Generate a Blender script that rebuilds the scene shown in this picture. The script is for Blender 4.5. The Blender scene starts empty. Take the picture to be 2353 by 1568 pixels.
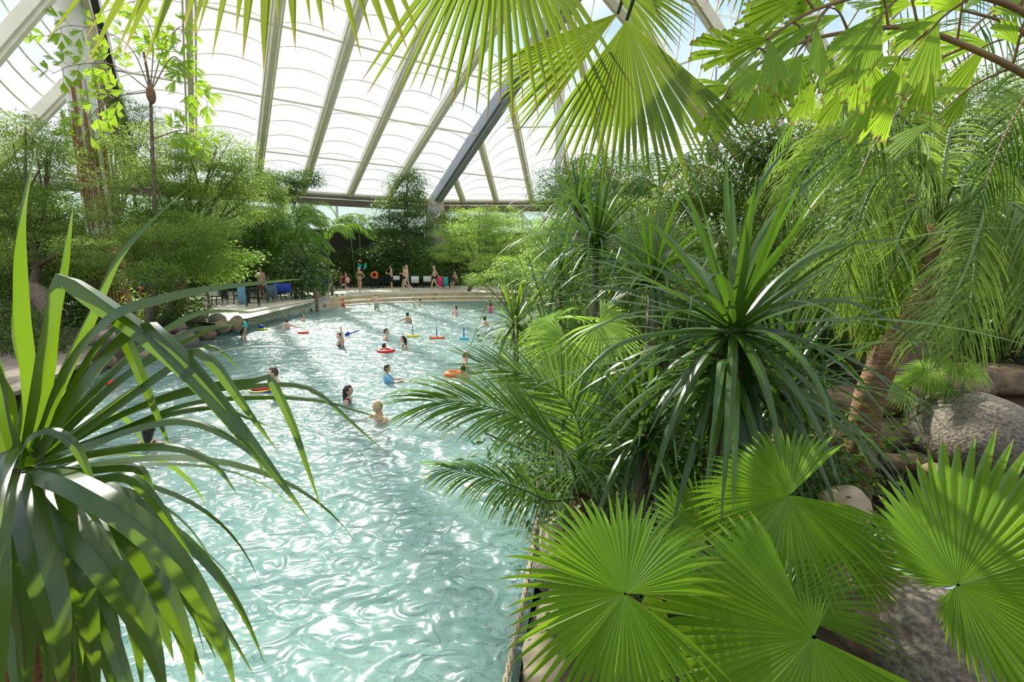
import bpy, bmesh, math, random
import numpy as np
from mathutils import Vector, Matrix

# ---------------------------------------------------------------- camera, sky, sun, exposure
S = bpy.context.scene
C = S.collection
F_PX, PITCH, CAM_Z = 1077.0, math.radians(10.2), 2.9
cam_d = bpy.data.cameras.new('camera'); cam = bpy.data.objects.new('camera', cam_d); C.objects.link(cam)
cam.location = (0, 0, CAM_Z); cam.rotation_euler = (math.radians(90) - PITCH, 0, 0)
cam_d.sensor_width = 36.0; cam_d.lens = F_PX / 2353 * 36.0; cam_d.clip_start = 0.05; cam_d.clip_end = 400
S.camera = cam
S.view_settings.view_transform = 'Standard'; S.view_settings.look = 'None'
S.view_settings.gamma = 1.0; S.view_settings.use_curve_mapping = False
S.view_settings.exposure = 0.5
cy = S.cycles
cy.max_bounces = 9; cy.diffuse_bounces = 4; cy.glossy_bounces = 3; cy.transmission_bounces = 5
cy.transparent_max_bounces = 10; cy.caustics_reflective = False; cy.caustics_refractive = True
cy.sample_clamp_indirect = 4.0; cy.sample_clamp_direct = 12.0

SUN_AZ, SUN_EL = math.radians(-27), math.radians(35)
sun_dir = Vector((math.sin(SUN_AZ) * math.cos(SUN_EL), math.cos(SUN_AZ) * math.cos(SUN_EL), math.sin(SUN_EL)))
sun_d = bpy.data.lights.new('sun', 'SUN'); sun = bpy.data.objects.new('sun', sun_d); C.objects.link(sun)
sun_d.energy = 6.5; sun_d.angle = math.radians(1.2); sun_d.color = (1.0, 0.95, 0.84)
sun.rotation_euler = sun_dir.to_track_quat('Z', 'Y').to_euler(); sun.location = (-10, 20, 30)

world = bpy.data.worlds.new('world'); S.world = world; world.use_nodes = True
wn = world.node_tree; wn.nodes.clear()
def wnode(t, **k):
    n = wn.nodes.new(t)
    for a, b in k.items(): setattr(n, a, b)
    return n
tc = wnode('ShaderNodeTexCoord'); sep = wnode('ShaderNodeSeparateXYZ')
wn.links.new(tc.outputs['Generated'], sep.inputs[0])
ramp = wnode('ShaderNodeValToRGB')
ramp.color_ramp.elements[0].position = 0.0; ramp.color_ramp.elements[0].color = (0.96, 0.98, 1.0, 1)
ramp.color_ramp.elements[1].position = 0.75; ramp.color_ramp.elements[1].color = (0.95, 1.0, 1.05, 1)
e = ramp.color_ramp.elements.new(0.24); e.color = (0.80, 0.90, 1.0, 1)
e = ramp.color_ramp.elements.new(0.40); e.color = (0.40, 0.62, 1.0, 1)
wn.links.new(sep.outputs['Z'], ramp.inputs[0])
nz = wnode('ShaderNodeTexNoise'); nz.inputs['Scale'].default_value = 2.2; nz.inputs['Detail'].default_value = 7
nz.inputs['Roughness'].default_value = 0.55
mp = wnode('ShaderNodeMapping'); mp.inputs['Scale'].default_value = (1, 1, 2.4); mp.inputs['Location'].default_value = (0.3, 0.2, 0.0)
wn.links.new(tc.outputs['Generated'], mp.inputs[0]); wn.links.new(mp.outputs[0], nz.inputs['Vector'])
cr = wnode('ShaderNodeValToRGB'); cr.color_ramp.elements[0].position = 0.48; cr.color_ramp.elements[1].position = 0.66
wn.links.new(nz.outputs['Fac'], cr.inputs[0])
mx = wnode('ShaderNodeMixRGB'); mx.inputs['Color2'].default_value = (0.95, .96, .98, 1)
wn.links.new(cr.outputs['Color'], mx.inputs['Fac']); wn.links.new(ramp.outputs['Color'], mx.inputs['Color1'])
# the bright aureole that thin cloud spreads around the sun
dt = wnode('ShaderNodeVectorMath', operation='DOT_PRODUCT'); dt.inputs[1].default_value = tuple(sun_dir); nv = wnode('ShaderNodeVectorMath', operation='NORMALIZE')
wn.links.new(tc.outputs['Generated'], nv.inputs[0]); wn.links.new(nv.outputs[0], dt.inputs[0])
pw_ = wnode('ShaderNodeMath', operation='POWER', use_clamp=False); pw_.inputs[1].default_value = 45; mxx = wnode('ShaderNodeMath', operation='MAXIMUM'); mxx.inputs[1].default_value = 0
wn.links.new(dt.outputs['Value'], mxx.inputs[0]); wn.links.new(mxx.outputs[0], pw_.inputs[0])
gm = wnode('ShaderNodeMath', operation='MULTIPLY'); gm.inputs[1].default_value = 5.0; wn.links.new(pw_.outputs[0], gm.inputs[0])
gc = wnode('ShaderNodeMixRGB', blend_type='ADD'); gc.inputs[0].default_value = 1.0
gw = wnode('ShaderNodeCombineXYZ')
for i_, f_ in enumerate((1.0, .97, .9)):
    g3 = wnode('ShaderNodeMath', operation='MULTIPLY'); g3.inputs[1].default_value = f_; wn.links.new(gm.outputs[0], g3.inputs[0]); wn.links.new(g3.outputs[0], gw.inputs[i_])
wn.links.new(mx.outputs[0], gc.inputs[1]); wn.links.new(gw.outputs[0], gc.inputs[2]); mx = gc
bg = wnode('ShaderNodeBackground'); bg.inputs['Strength'].default_value = 0.82
wo = wnode('ShaderNodeOutputWorld')
wn.links.new(mx.outputs[0], bg.inputs[0]); wn.links.new(bg.outputs[0], wo.inputs[0])

# ---------------------------------------------------------------- helpers
cP, sP = math.cos(PITCH), math.sin(PITCH)
CAM = np.array([0, 0, CAM_Z])
def ray(u, v):
    x = (u - 1176.5) / F_PX; y = -(v - 784) / F_PX
    return np.array([x, cP + sP * y, -sP + cP * y])
def W(u, v, d): return CAM + ray(u, v) * d                     # a point d metres in front of the viewer
def Wz(u, v, z=0.0):
    r = ray(u, v); return CAM + r * ((z - CAM_Z) / r[2])
def Wpl(u, v, n, p):
    r = ray(u, v); return CAM + r * (np.dot(n, p - CAM) / np.dot(n, r))
def nrm(a):
    a = np.asarray(a, float); return a / np.maximum(np.linalg.norm(a, axis=-1, keepdims=True), 1e-9)
def A(*p): return np.array(p, float)

def tag(o, label=None, cat=None, group=None, kind=None):
    if label: o['label'] = label
    if cat: o['category'] = cat
    if group: o['group'] = group
    if kind: o['kind'] = kind
    return o
def thing(name, label, cat, loc=(0, 0, 0), group=None, rz=0.0):
    o = bpy.data.objects.new(name, None); C.objects.link(o)
    o.empty_display_size = 0.1
    o.location = Vector([float(q) for q in loc]); o.rotation_euler = (0, 0, rz)
    return tag(o, label, cat, group)

class MB:
    """collects polygons and links them as one mesh object"""
    def __init__(s): s.v = []; s.f = []; s.uv = []; s.var = []; s.n = 0
    def add(s, v, f, uv=None, var=None):
        v = np.asarray(v, float).reshape(-1, 3); f = np.asarray(f, int)
        s.v.append(v); s.f.append(f + s.n); s.n += len(v)
        s.uv.append(np.zeros((len(v), 2)) if uv is None else np.asarray(uv, float).reshape(-1, 2))
        s.var.append(np.full(len(v), 0.5) if var is None else np.broadcast_to(np.asarray(var, float).ravel(), (len(v),)) if np.size(var) in (1, len(v)) else np.full(len(v), .5))
        return s
    def box(s, c, size, R=None):
        c = np.asarray(c, float); h = np.asarray(size, float) / 2
        q = np.array([[x, y, z] for x in (-1, 1) for y in (-1, 1) for z in (-1, 1)]) * h
        if R is not None: q = q @ np.asarray(R, float).T
        return s.add(q + c, [[0, 1, 3, 2], [4, 6, 7, 5], [0, 4, 5, 1], [2, 3, 7, 6], [0, 2, 6, 4], [1, 5, 7, 3]])
    def beam(s, a, b, w, h, up=(0, 0, 1)):
        a = np.asarray(a, float); b = np.asarray(b, float); t = nrm(b - a); sd = nrm(np.cross(t, up)); u = np.cross(sd, t)
        q = [p + sd * i * w / 2 + u * j * h / 2 for p in (a, b) for i, j in ((-1, -1), (1, -1), (1, 1), (-1, 1))]
        return s.add(q, [[0, 1, 2, 3], [7, 6, 5, 4], [0, 4, 5, 1], [1, 5, 6, 2], [2, 6, 7, 3], [3, 7, 4, 0]])
    def tube(s, P, r, k=8, cap=True, var=.5):
        P = np.asarray(P, float); n = len(P); r = np.broadcast_to(np.asarray(r, float), (n,))
        T = nrm(np.gradient(P, axis=0)); ref = A(0, 0, 1) if abs(T[0][2]) < .9 else A(1, 0, 0)
        rows = []
        sd = nrm(np.cross(T[0], ref))
        for i in range(n):
            sd = nrm(sd - T[i] * np.dot(sd, T[i])); u = np.cross(T[i], sd)
            an = np.arange(k) / k * 2 * math.pi
            rows.append(P[i] + r[i] * (np.cos(an)[:, None] * sd + np.sin(an)[:, None] * u))
        v = np.concatenate(rows); i = np.arange(n - 1)[:, None] * k; j = np.arange(k)[None, :]; j2 = (j + 1) % k
        f = np.stack([i + j, i + j2, i + k + j2, i + k + j], -1).reshape(-1, 4)
        uv = np.stack([np.tile(np.arange(k) / k, n), np.repeat(np.linspace(0, 1, n), k)], -1)
        s.add(v, f, uv, var)
        if cap and k == 8:
            b0 = s.n - n * k
            for st in (0, (n - 1) * k):
                s.f.append(np.array([[b0 + st + q for q in (0, 1, 2, 3)], [b0 + st + q for q in (0, 3, 4, 7)], [b0 + st + q for q in (4, 5, 6, 7)]]))
        return s
    def ell(s, c, r, k=10, m=7, R=None):
        th = np.linspace(0, math.pi, m + 1); ph = np.arange(k) / k * 2 * math.pi
        v = np.array([[math.sin(a) * math.cos(b), math.sin(a) * math.sin(b), math.cos(a)] for a in th for b in ph]) * np.asarray(r, float)
        if R is not None: v = v @ np.asarray(R).T
        i = np.arange(m)[:, None] * k; j = np.arange(k)[None, :]; j2 = (j + 1) % k
        return s.add(v + np.asarray(c, float), np.stack([i + j, i + k + j, i + k + j2, i + j2], -1).reshape(-1, 4))
    def ribbon(s, P, side, w, fold, var=None):
        """n ribbons of k stations: P, side (n,k,3), w, fold (n,k); three vertices across"""
        P = np.asarray(P, float); n, k, _ = P.shape
        T = nrm(np.gradient(P, axis=1)); side = nrm(side); up = nrm(np.cross(side, T))
        w = np.broadcast_to(w, (n, k))[..., None]; fold = np.broadcast_to(fold, (n, k))[..., None]
        # the middle is doubled so that the crease along the blade stays sharp
        v = np.stack([P - side * w / 2 + up * fold, P, P, P + side * w / 2 + up * fold], 2)
        b = (np.arange(n)[:, None, None] * k + np.arange(k - 1)[None, :, None]) * 4 + np.array([0, 2])[None, None, :]
        f = np.stack([b, b + 1, b + 5, b + 4], -1).reshape(-1, 4)
        uv = np.stack(np.broadcast_arrays(np.array([0, .5, .5, 1.])[None, None, :], np.linspace(0, 1, k)[None, :, None], np.zeros((n, 1, 1)))[:2], -1)
        va = np.repeat(np.full(n, .5) if var is None else np.asarray(var), k * 4)
        s.add(v.reshape(-1, 3), f, uv.reshape(-1, 2), va)
        return s
    def leaves(s, P, D, N, L, Wd, var=None):
        """n single-quad pointed leaves"""
        n = len(P); D = nrm(D); sd = nrm(np.cross(D, N)); L = np.broadcast_to(L, (n,))[:, None]; Wd = np.broadcast_to(Wd, (n,))[:, None]
        up = np.cross(sd, D)
        v = np.stack([P, P + D * L * .45 + sd * Wd / 2 + up * Wd * .12, P + D * L - up * L * .12, P + D * L * .45 - sd * Wd / 2 + up * Wd * .12], 1)
        f = np.arange(n * 4).reshape(-1, 4)
        uv = np.tile(np.array([[.5, 0], [1, .4], [.5, 1], [0, .4]]), (n, 1))
        s.add(v.reshape(-1, 3), f, uv, np.repeat(np.full(n, .5) if var is None else np.asarray(var), 4))
        return s
    def build(s, name, mat, parent=None, smooth=True, **tg):
        me = bpy.data.meshes.new(name)
        if s.v:
            v = np.concatenate(s.v)
            if parent is not None and not s.__dict__.get('local'):
                # the parent carries only a place on the ground, never a turn, when its parts are given in world space
                v = v - np.array(world_loc(parent))
            groups = {}
            for f in s.f: groups.setdefault(f.shape[1], []).append(f)
            idx = np.concatenate([np.concatenate(g).ravel() for g in groups.values()])
            tot = np.concatenate([np.full(sum(len(x) for x in g), k) for k, g in groups.items()])
            me.vertices.add(len(v)); me.vertices.foreach_set('co', v.astype(np.float32).ravel())
            me.loops.add(len(idx)); me.loops.foreach_set('vertex_index', idx.astype(np.int32))
            me.polygons.add(len(tot)); me.polygons.foreach_set('loop_start', np.concatenate([[0], np.cumsum(tot)[:-1]]).astype(np.int32))
            me.polygons.foreach_set('loop_total', tot.astype(np.int32))
            me.polygons.foreach_set('use_smooth', np.full(len(tot), smooth))
            uvl = me.uv_layers.new(name='UVMap'); uvl.data.foreach_set('uv', np.concatenate(s.uv)[idx].astype(np.float32).ravel())
            at = me.attributes.new('var', 'FLOAT', 'POINT'); at.data.foreach_set('value', np.concatenate(s.var).astype(np.float32))
            me.update(calc_edges=True); me.validate()
        o = bpy.data.objects.new(name, me); C.objects.link(o)
        if mat is not None: me.materials.append(mat)
        if parent is not None: o.parent = parent
        tag(o, tg.get('label'), tg.get('cat'), tg.get('group'), tg.get('kind'))
        return o
def world_loc(o):
    l = Vector((0, 0, 0))
    while o is not None: l = l + o.location; o = o.parent
    return l
def LMB():
    m = MB(); m.local = True; return m
def copy_tree(o, parent=None):
    c = o.copy(); C.objects.link(c)
    if parent is not None: c.parent = parent
    for ch in [q for q in KIDS.get(o.name, [])]: copy_tree(ch, c)
    return c
KIDS = {}
def register(root):
    for o in bpy.data.objects:
        if o.parent is not None: KIDS.setdefault(o.parent.name, [])
    KIDS.clear()
    for o in bpy.data.objects:
        if o.parent is not None: KIDS.setdefault(o.parent.name, []).append(o)

def spline(pts, n):
    """Catmull-Rom through pts, n stations"""
    p = np.asarray(pts, float); m = len(p)
    if m == 2: return p[0] + (p[1] - p[0]) * np.linspace(0, 1, n)[:, None]
    q = np.vstack([2 * p[0] - p[1], p, 2 * p[-1] - p[-2]])
    seg = np.concatenate([[0], np.cumsum(np.linalg.norm(np.diff(p, axis=0), axis=1))]); t = np.linspace(0, seg[-1] * .99999, n)
    out = []
    for x in t:
        i = min(int(np.searchsorted(seg, x, 'right')) - 1, m - 2); u = (x - seg[i]) / max(seg[i + 1] - seg[i], 1e-9)
        a, b, c, d = q[i:i + 4]
        out.append(.5 * ((2 * b) + (-a + c) * u + (2 * a - 5 * b + 4 * c - d) * u * u + (-a + 3 * b - 3 * c + d) * u ** 3))
    return np.array(out)
def arcs(o, d, L, droop, k, up=None, wob=0, rs=None):
    """n drooping curves: origins, directions (n,3), lengths, droop (n) -> P (n,k,3), side (n,k,3)"""
    n = len(o); d = nrm(d); P = [np.asarray(o, float)]; cur = d.copy(); L = np.broadcast_to(L, (n,)); droop = np.broadcast_to(droop, (n,))
    for i in range(k - 1):
        t = (i + 1) / (k - 1)
        cur = nrm(cur + (droop / (k - 1) * (0.5 + 1.6 * t))[:, None] * A(0, 0, -1))
        P.append(P[-1] + cur * (L / (k - 1))[:, None])
    P = np.stack(P, 1); T = nrm(np.gradient(P, axis=1))
    ref = A(0, 0, 1) if up is None else np.asarray(up)
    sd = np.cross(d, ref); bad = np.linalg.norm(sd, axis=-1) < .15
    if bad.any(): sd[bad] = np.cross(d[bad], A(1, .3, 0))
    return P, np.repeat(nrm(sd)[:, None, :], k, 1)

# ---------------------------------------------------------------- materials
def mat_new(name):
    m = bpy.data.materials.new(name); m.use_nodes = True; m.node_tree.nodes.clear(); return m, m.node_tree
def nd(t, typ, **k):
    n = t.nodes.new(typ)
    for a, b in k.items():
        if a.startswith('i_'): n.inputs[a[2:].replace('_', ' ')].default_value = b
        else: setattr(n, a, b)
    return n
def c4(c): return (c[0], c[1], c[2], 1)
def mix(t, f, a, b, mode='MIX'):
    n = nd(t, 'ShaderNodeMixRGB', blend_type=mode)
    for i, q in ((0, f), (1, a), (2, b)):
        if isinstance(q, (int, float)): n.inputs[i].default_value = q
        elif isinstance(q, tuple): n.inputs[i].default_value = c4(q)
        else: t.links.new(q, n.inputs[i])
    return n.outputs[0]
def rampn(t, fac, stops):
    n = nd(t, 'ShaderNodeValToRGB'); cr = n.color_ramp
    cr.elements[0].position = stops[0][0]; cr.elements[0].color = c4(stops[0][1])
    cr.elements[1].position = stops[-1][0]; cr.elements[1].color = c4(stops[-1][1])
    for p, c in stops[1:-1]: cr.elements.new(p).color = c4(c)
    t.links.new(fac, n.inputs[0]); return n.outputs[0]
def leafmat(name, dark, light, trans, tip=None, ridge=None, tr=.42, rough=.38, spec=.5, tipat=.93, stripes=0):
    m, t = mat_new(name)
    at = nd(t, 'ShaderNodeAttribute', attribute_name='var'); uv = nd(t, 'ShaderNodeUVMap'); sp = nd(t, 'ShaderNodeSeparateXYZ')
    t.links.new(uv.outputs[0], sp.inputs[0])
    oi = nd(t, 'ShaderNodeObjectInfo')
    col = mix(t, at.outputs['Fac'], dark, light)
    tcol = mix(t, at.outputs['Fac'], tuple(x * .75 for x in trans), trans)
    no = nd(t, 'ShaderNodeTexNoise', i_Scale=9.0, i_Detail=3.0); g = nd(t, 'ShaderNodeNewGeometry'); t.links.new(g.outputs['Position'], no.inputs['Vector'])
    col = mix(t, mixf(t, no.outputs['Fac'], .35), col, tuple(min(1, x * 1.7) for x in light))
    if ridge:
        r = rampn(t, sp.outputs[0], [(.40, (0, 0, 0)), (.49, (1, 1, 1)), (.51, (1, 1, 1)), (.60, (0, 0, 0))])
        col = mix(t, r, col, ridge)
    if stripes:
        wv = nd(t, 'ShaderNodeMath', operation='SINE'); mu = nd(t, 'ShaderNodeMath', operation='MULTIPLY'); mu.inputs[1].default_value = stripes
        t.links.new(sp.outputs[0], mu.inputs[0]); t.links.new(mu.outputs[0], wv.inputs[0])
        col = mix(t, mixf(t, wv.outputs[0], .22), col, tuple(min(1, x * 2) for x in light))
    if tip:
        r = rampn(t, sp.outputs[1], [(tipat - .06, (0, 0, 0)), (tipat, (1, 1, 1))])
        col = mix(t, r, col, tip); tcol = mix(t, r, tcol, tip)
    p = nd(t, 'ShaderNodeBsdfPrincipled', i_Roughness=rough); p.inputs['Specular IOR Level'].default_value = spec
    t.links.new(col, p.inputs['Base Color'])
    tl = nd(t, 'ShaderNodeBsdfTranslucent'); t.links.new(tcol, tl.inputs[0])
    ms = nd(t, 'ShaderNodeMixShader'); ms.inputs[0].default_value = tr
    t.links.new(p.outputs[0], ms.inputs[1]); t.links.new(tl.outputs[0], ms.inputs[2])
    o = nd(t, 'ShaderNodeOutputMaterial'); t.links.new(ms.outputs[0], o.inputs[0]); return m
def mixf(t, s, k):
    n = nd(t, 'ShaderNodeMath', operation='MULTIPLY'); n.inputs[1].default_value = k; t.links.new(s, n.inputs[0]); return n.outputs[0]
def simple(name, col, rough=.5, metal=0, spec=.5, col2=None, scale=6, bump=0, detail=4, var=False, stretch=None):
    m, t = mat_new(name)
    p = nd(t, 'ShaderNodeBsdfPrincipled', i_Roughness=rough, i_Metallic=metal); p.inputs['Specular IOR Level'].default_value = spec
    o = nd(t, 'ShaderNodeOutputMaterial'); t.links.new(p.outputs[0], o.inputs[0])
    g = nd(t, 'ShaderNodeNewGeometry'); vec = g.outputs['Position']
    if stretch:
        mp = nd(t, 'ShaderNodeMapping'); mp.inputs['Scale'].default_value = stretch; t.links.new(vec, mp.inputs[0]); vec = mp.outputs[0]
    no = nd(t, 'ShaderNodeTexNoise', i_Scale=float(scale), i_Detail=float(detail)); t.links.new(vec, no.inputs['Vector'])
    c2 = col2 or tuple(x * .82 for x in col)
    r = rampn(t, no.outputs['Fac'], [(.35, c2), (.65, col)])
    t.links.new(r, p.inputs['Base Color'])
    if bump:
        b = nd(t, 'ShaderNodeBump', i_Strength=bump); b.inputs['Distance'].default_value = .03
        t.links.new(no.outputs['Fac'], b.inputs['Height']); t.links.new(b.outputs[0], p.inputs['Normal'])
    return m
def stonewall(name, cols, grout, scale, rnd=1.0, gw=.05, rough=.7, stretch=(1, 1, 1), bump=.5):
    m, t = mat_new(name); g = nd(t, 'ShaderNodeNewGeometry'); mp = nd(t, 'ShaderNodeMapping'); mp.inputs['Scale'].default_value = stretch
    t.links.new(g.outputs['Position'], mp.inputs[0])
    a = nd(t, 'ShaderNodeTexVoronoi', i_Scale=float(scale), i_Randomness=rnd); b = nd(t, 'ShaderNodeTexVoronoi', feature='DISTANCE_TO_EDGE', i_Scale=float(scale), i_Randomness=rnd)
    for q in (a, b): t.links.new(mp.outputs[0], q.inputs['Vector'])
    sx = nd(t, 'ShaderNodeSeparateXYZ'); t.links.new(a.outputs['Color'], sx.inputs[0])
    n = len(cols); r = rampn(t, sx.outputs[0], [(i / (n - 1), c) for i, c in enumerate(cols)])
    no = nd(t, 'ShaderNodeTexNoise', i_Scale=14.0, i_Detail=5.0); t.links.new(g.outputs['Position'], no.inputs['Vector'])
    r = mix(t, mixf(t, no.outputs['Fac'], .4), r, tuple(x * .6 for x in cols[0]))
    e = rampn(t, b.outputs['Distance'], [(gw * .6, (0, 0, 0)), (gw, (1, 1, 1))])
    col = mix(t, e, grout, r)
    p = nd(t, 'ShaderNodeBsdfPrincipled', i_Roughness=rough); t.links.new(col, p.inputs['Base Color'])
    bp = nd(t, 'ShaderNodeBump', i_Strength=bump); bp.inputs['Distance'].default_value = .03; t.links.new(e, bp.inputs['Height']); t.links.new(bp.outputs[0], p.inputs['Normal'])
    o = nd(t, 'ShaderNodeOutputMaterial'); t.links.new(p.outputs[0], o.inputs[0]); return m

M = {}
M['feather'] = leafmat('feathery leaf', (.08, .15, .025), (.20, .31, .06), (.42, .58, .10), tr=.46, rough=.5, spec=.3)
M['bright'] = leafmat('bright leaf', (.14, .28, .03), (.28, .44, .07), (.48, .70, .12), tr=.48)
M['darkleaf'] = leafmat('dark leaf', (.03, .07, .010), (.09, .17, .025), (.15, .26, .02), tr=.32, rough=.5, spec=.3)
M['ficus'] = leafmat('glossy ficus leaf', (.035, .085, .02), (.09, .17, .05), (.22, .36, .04), tr=.3, rough=.42, spec=.4)
M['palmfar'] = leafmat('areca leaflet', (.05, .14, .015), (.13, .27, .03), (.34, .58, .06), tr=.42, ridge=(.2, .32, .07))
M['palmdark'] = leafmat('dark palm leaflet', (.02, .07, .015), (.06, .15, .03), (.18, .32, .02), tr=.35, rough=.45, spec=.35)
M['coco'] = leafmat('coconut palm leaflet', (.09, .17, .02), (.19, .30, .05), (.40, .58, .07), tr=.42, tip=(.45, .33, .10), tipat=.96, ridge=(.26, .38, .10))
M['datepalm'] = leafmat('date palm leaflet', (.035, .10, .015), (.10, .21, .035), (.30, .52, .04), tr=.35, rough=.27, spec=.7, ridge=(.22, .36, .12), tip=(.5, .5, .1), tipat=.97)
M['pandan'] = leafmat('pandanus blade', (.026, .05, .014), (.055, .095, .022), (.30, .52, .015), tr=.36, rough=.25, ridge=(.02, .055, .012), spec=.75, stripes=60, tip=(.25, .4, .05), tipat=.96)
M['pandan2'] = leafmat('dark pandanus blade', (.022, .055, .008), (.06, .13, .014), (.14, .30, .02), tr=.30, rough=.27, ridge=(.07, .15, .04), spec=.6)
M['fan'] = leafmat('fan palm leaf', (.08, .19, .008), (.15, .29, .018), (.40, .66, .02), tr=.42, rough=.27, spec=.7, ridge=(.20, .36, .06), tip=(.42, .30, .08), tipat=.97)
M['fantop'] = leafmat('hanging fan palm leaf', (.05, .11, .008), (.10, .19, .015), (.34, .46, .02), tr=.50, rough=.35, ridge=(.22, .34, .06), tip=(.34, .15, .05), tipat=.965)
M['fantop2'] = leafmat('hanging fan palm leaf tips', (.06, .12, .008), (.12, .20, .015), (.38, .46, .02), tr=.5, rough=.35, ridge=(.24, .32, .05), tip=(.50, .34, .08), tipat=.985)
M['fish'] = leafmat('fishtail palm leaflet', (.14, .28, .015), (.24, .40, .03), (.46, .68, .05), tr=.55, rough=.35, tip=(.30, .24, .05), tipat=.985, stripes=30)
M['stem'] = simple('green petiole', (.16, .26, .06), .4, col2=(.10, .18, .04))
M['darkstem'] = simple('dark petiole', (.05, .09, .03), .4)
M['brownstem'] = simple('brown rachis', (.30, .19, .08), .5, col2=(.18, .12, .05))
M['bark'] = simple('bark', (.20, .15, .10), .85, col2=(.09, .065, .045), scale=5, bump=.6, stretch=(4, 4, 1))
M['redbark'] = simple('fibrous palm trunk', (.30, .17, .08), .85, col2=(.14, .075, .035), scale=9, bump=.8, stretch=(1, 1, 5))
M['palebark'] = simple('ringed pale trunk', (.50, .42, .30), .8, col2=(.26, .2, .13), scale=14, bump=.6, stretch=(.4, .4, 3))
M['cream'] = simple('cream painted steel', (.90, .86, .70), .5, col2=(.82, .78, .62), scale=2)
M['grey'] = simple('grey painted steel', (.36, .38, .40), .45, col2=(.30, .32, .34), scale=2)
M['white'] = simple('white painted steel', (.78, .78, .74), .5, col2=(.68, .67, .62), scale=1.5)
M['fascia'] = simple('brown fascia', (.15, .11, .085), .7)
M['soil'] = simple('planting soil', (.10, .065, .04), .95, col2=(.04, .028, .018), scale=3, bump=.8)
M['rock'] = simple('granite boulder', (.30, .26, .19), .85, col2=(.12, .10, .08), scale=30, bump=.7, detail=8)
M['rockbrown'] = simple('brown boulder', (.32, .22, .13), .85, col2=(.13, .09, .055), scale=6, bump=.7, detail=8)
M['rockpale'] = simple('pale sandstone block', (.62, .50, .33), .8, col2=(.38, .28, .17), scale=5, bump=.5, detail=8)
M['deck'] = stonewall('crazy paving', [(.62, .56, .42), (.74, .68, .54), (.66, .56, .38), (.78, .74, .64)], (.40, .36, .28), 1.8, gw=.03)
M['wallstone'] = stonewall('pale flagstone wall', [(.86, .80, .66), (.92, .89, .80), (.86, .76, .54), (.78, .56, .22), (.92, .90, .84)], (.46, .42, .34), 4.2, gw=.05)
M['step'] = stonewall('yellow riser tiles', [(.62, .44, .16), (.72, .60, .36), (.66, .58, .42), (.56, .36, .14)], (.42, .36, .25), 2.2, gw=.025, stretch=(1, .05, .05))
M['tread'] = simple('pale stone tread', (.80, .74, .58), .6, col2=(.68, .60, .44), scale=2)
M['planks'] = simple('weathered planks', (.30, .24, .18), .8, col2=(.18, .14, .10), scale=3, stretch=(1, 14, 1), bump=.4)
M['darkwall'] = simple('dark rear wall', (.05, .045, .04), .9)
M['beige'] = simple('beige rendered wall', (.46, .42, .33), .9)
M['greenplastic'] = simple('dark green plastic', (.012, .03, .022), .35)
M['whiteplastic'] = simple('white plastic', (.8, .8, .78), .4)
M['rope'] = simple('rope', (.55, .46, .32), .9, col2=(.35, .28, .18), scale=40, bump=.6)
M['pole'] = simple('bamboo pole', (.50, .33, .15), .6, col2=(.34, .2, .08), scale=4, stretch=(5, 5, .6))
M['root'] = simple('red brown aerial root', (.36, .17, .08), .8)
M['darkmetal'] = simple('dark metal', (.05, .05, .05), .4)
for k, c in dict(red=(.75, .03, .02), blue=(.02, .09, .55), orange=(.95, .18, .04), yellow=(.85, .75, .05), black=(.012, .012, .014), pink=(.85, .06, .22),
                 turquoise=(.03, .55, .50), green=(.45, .7, .25), cyan=(.05, .6, .75), teal=(.04, .35, .33), ltblue=(.25, .55, .85), navy=(.02, .04, .12), paleshirt=(.62, .8, .5), whitecloth=(.85, .85, .85),
                 bluegrey=(.12, .2, .28)).items():
    M[k] = simple(k + ' fabric or plastic', c, .45)
M['skin1'] = simple('fair skin', (.90, .58, .44), .5, col2=(.84, .50, .37), scale=8)
M['skin2'] = simple('tanned skin', (.72, .42, .26), .5, col2=(.64, .36, .22), scale=8)
M['skin3'] = simple('brown skin', (.30, .15, .08), .5)
M['hairdark'] = simple('dark hair', (.018, .012, .01), .4, scale=60)
M['hairbrown'] = simple('brown hair', (.12, .06, .03), .5, scale=60)
M['hairgrey'] = simple('grey hair', (.5, .48, .44), .6, scale=60)
M['hairblond'] = simple('blond hair', (.55, .38, .18), .6, scale=60)
M['eye'] = simple('eye', (.02, .015, .01), .2)
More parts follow.
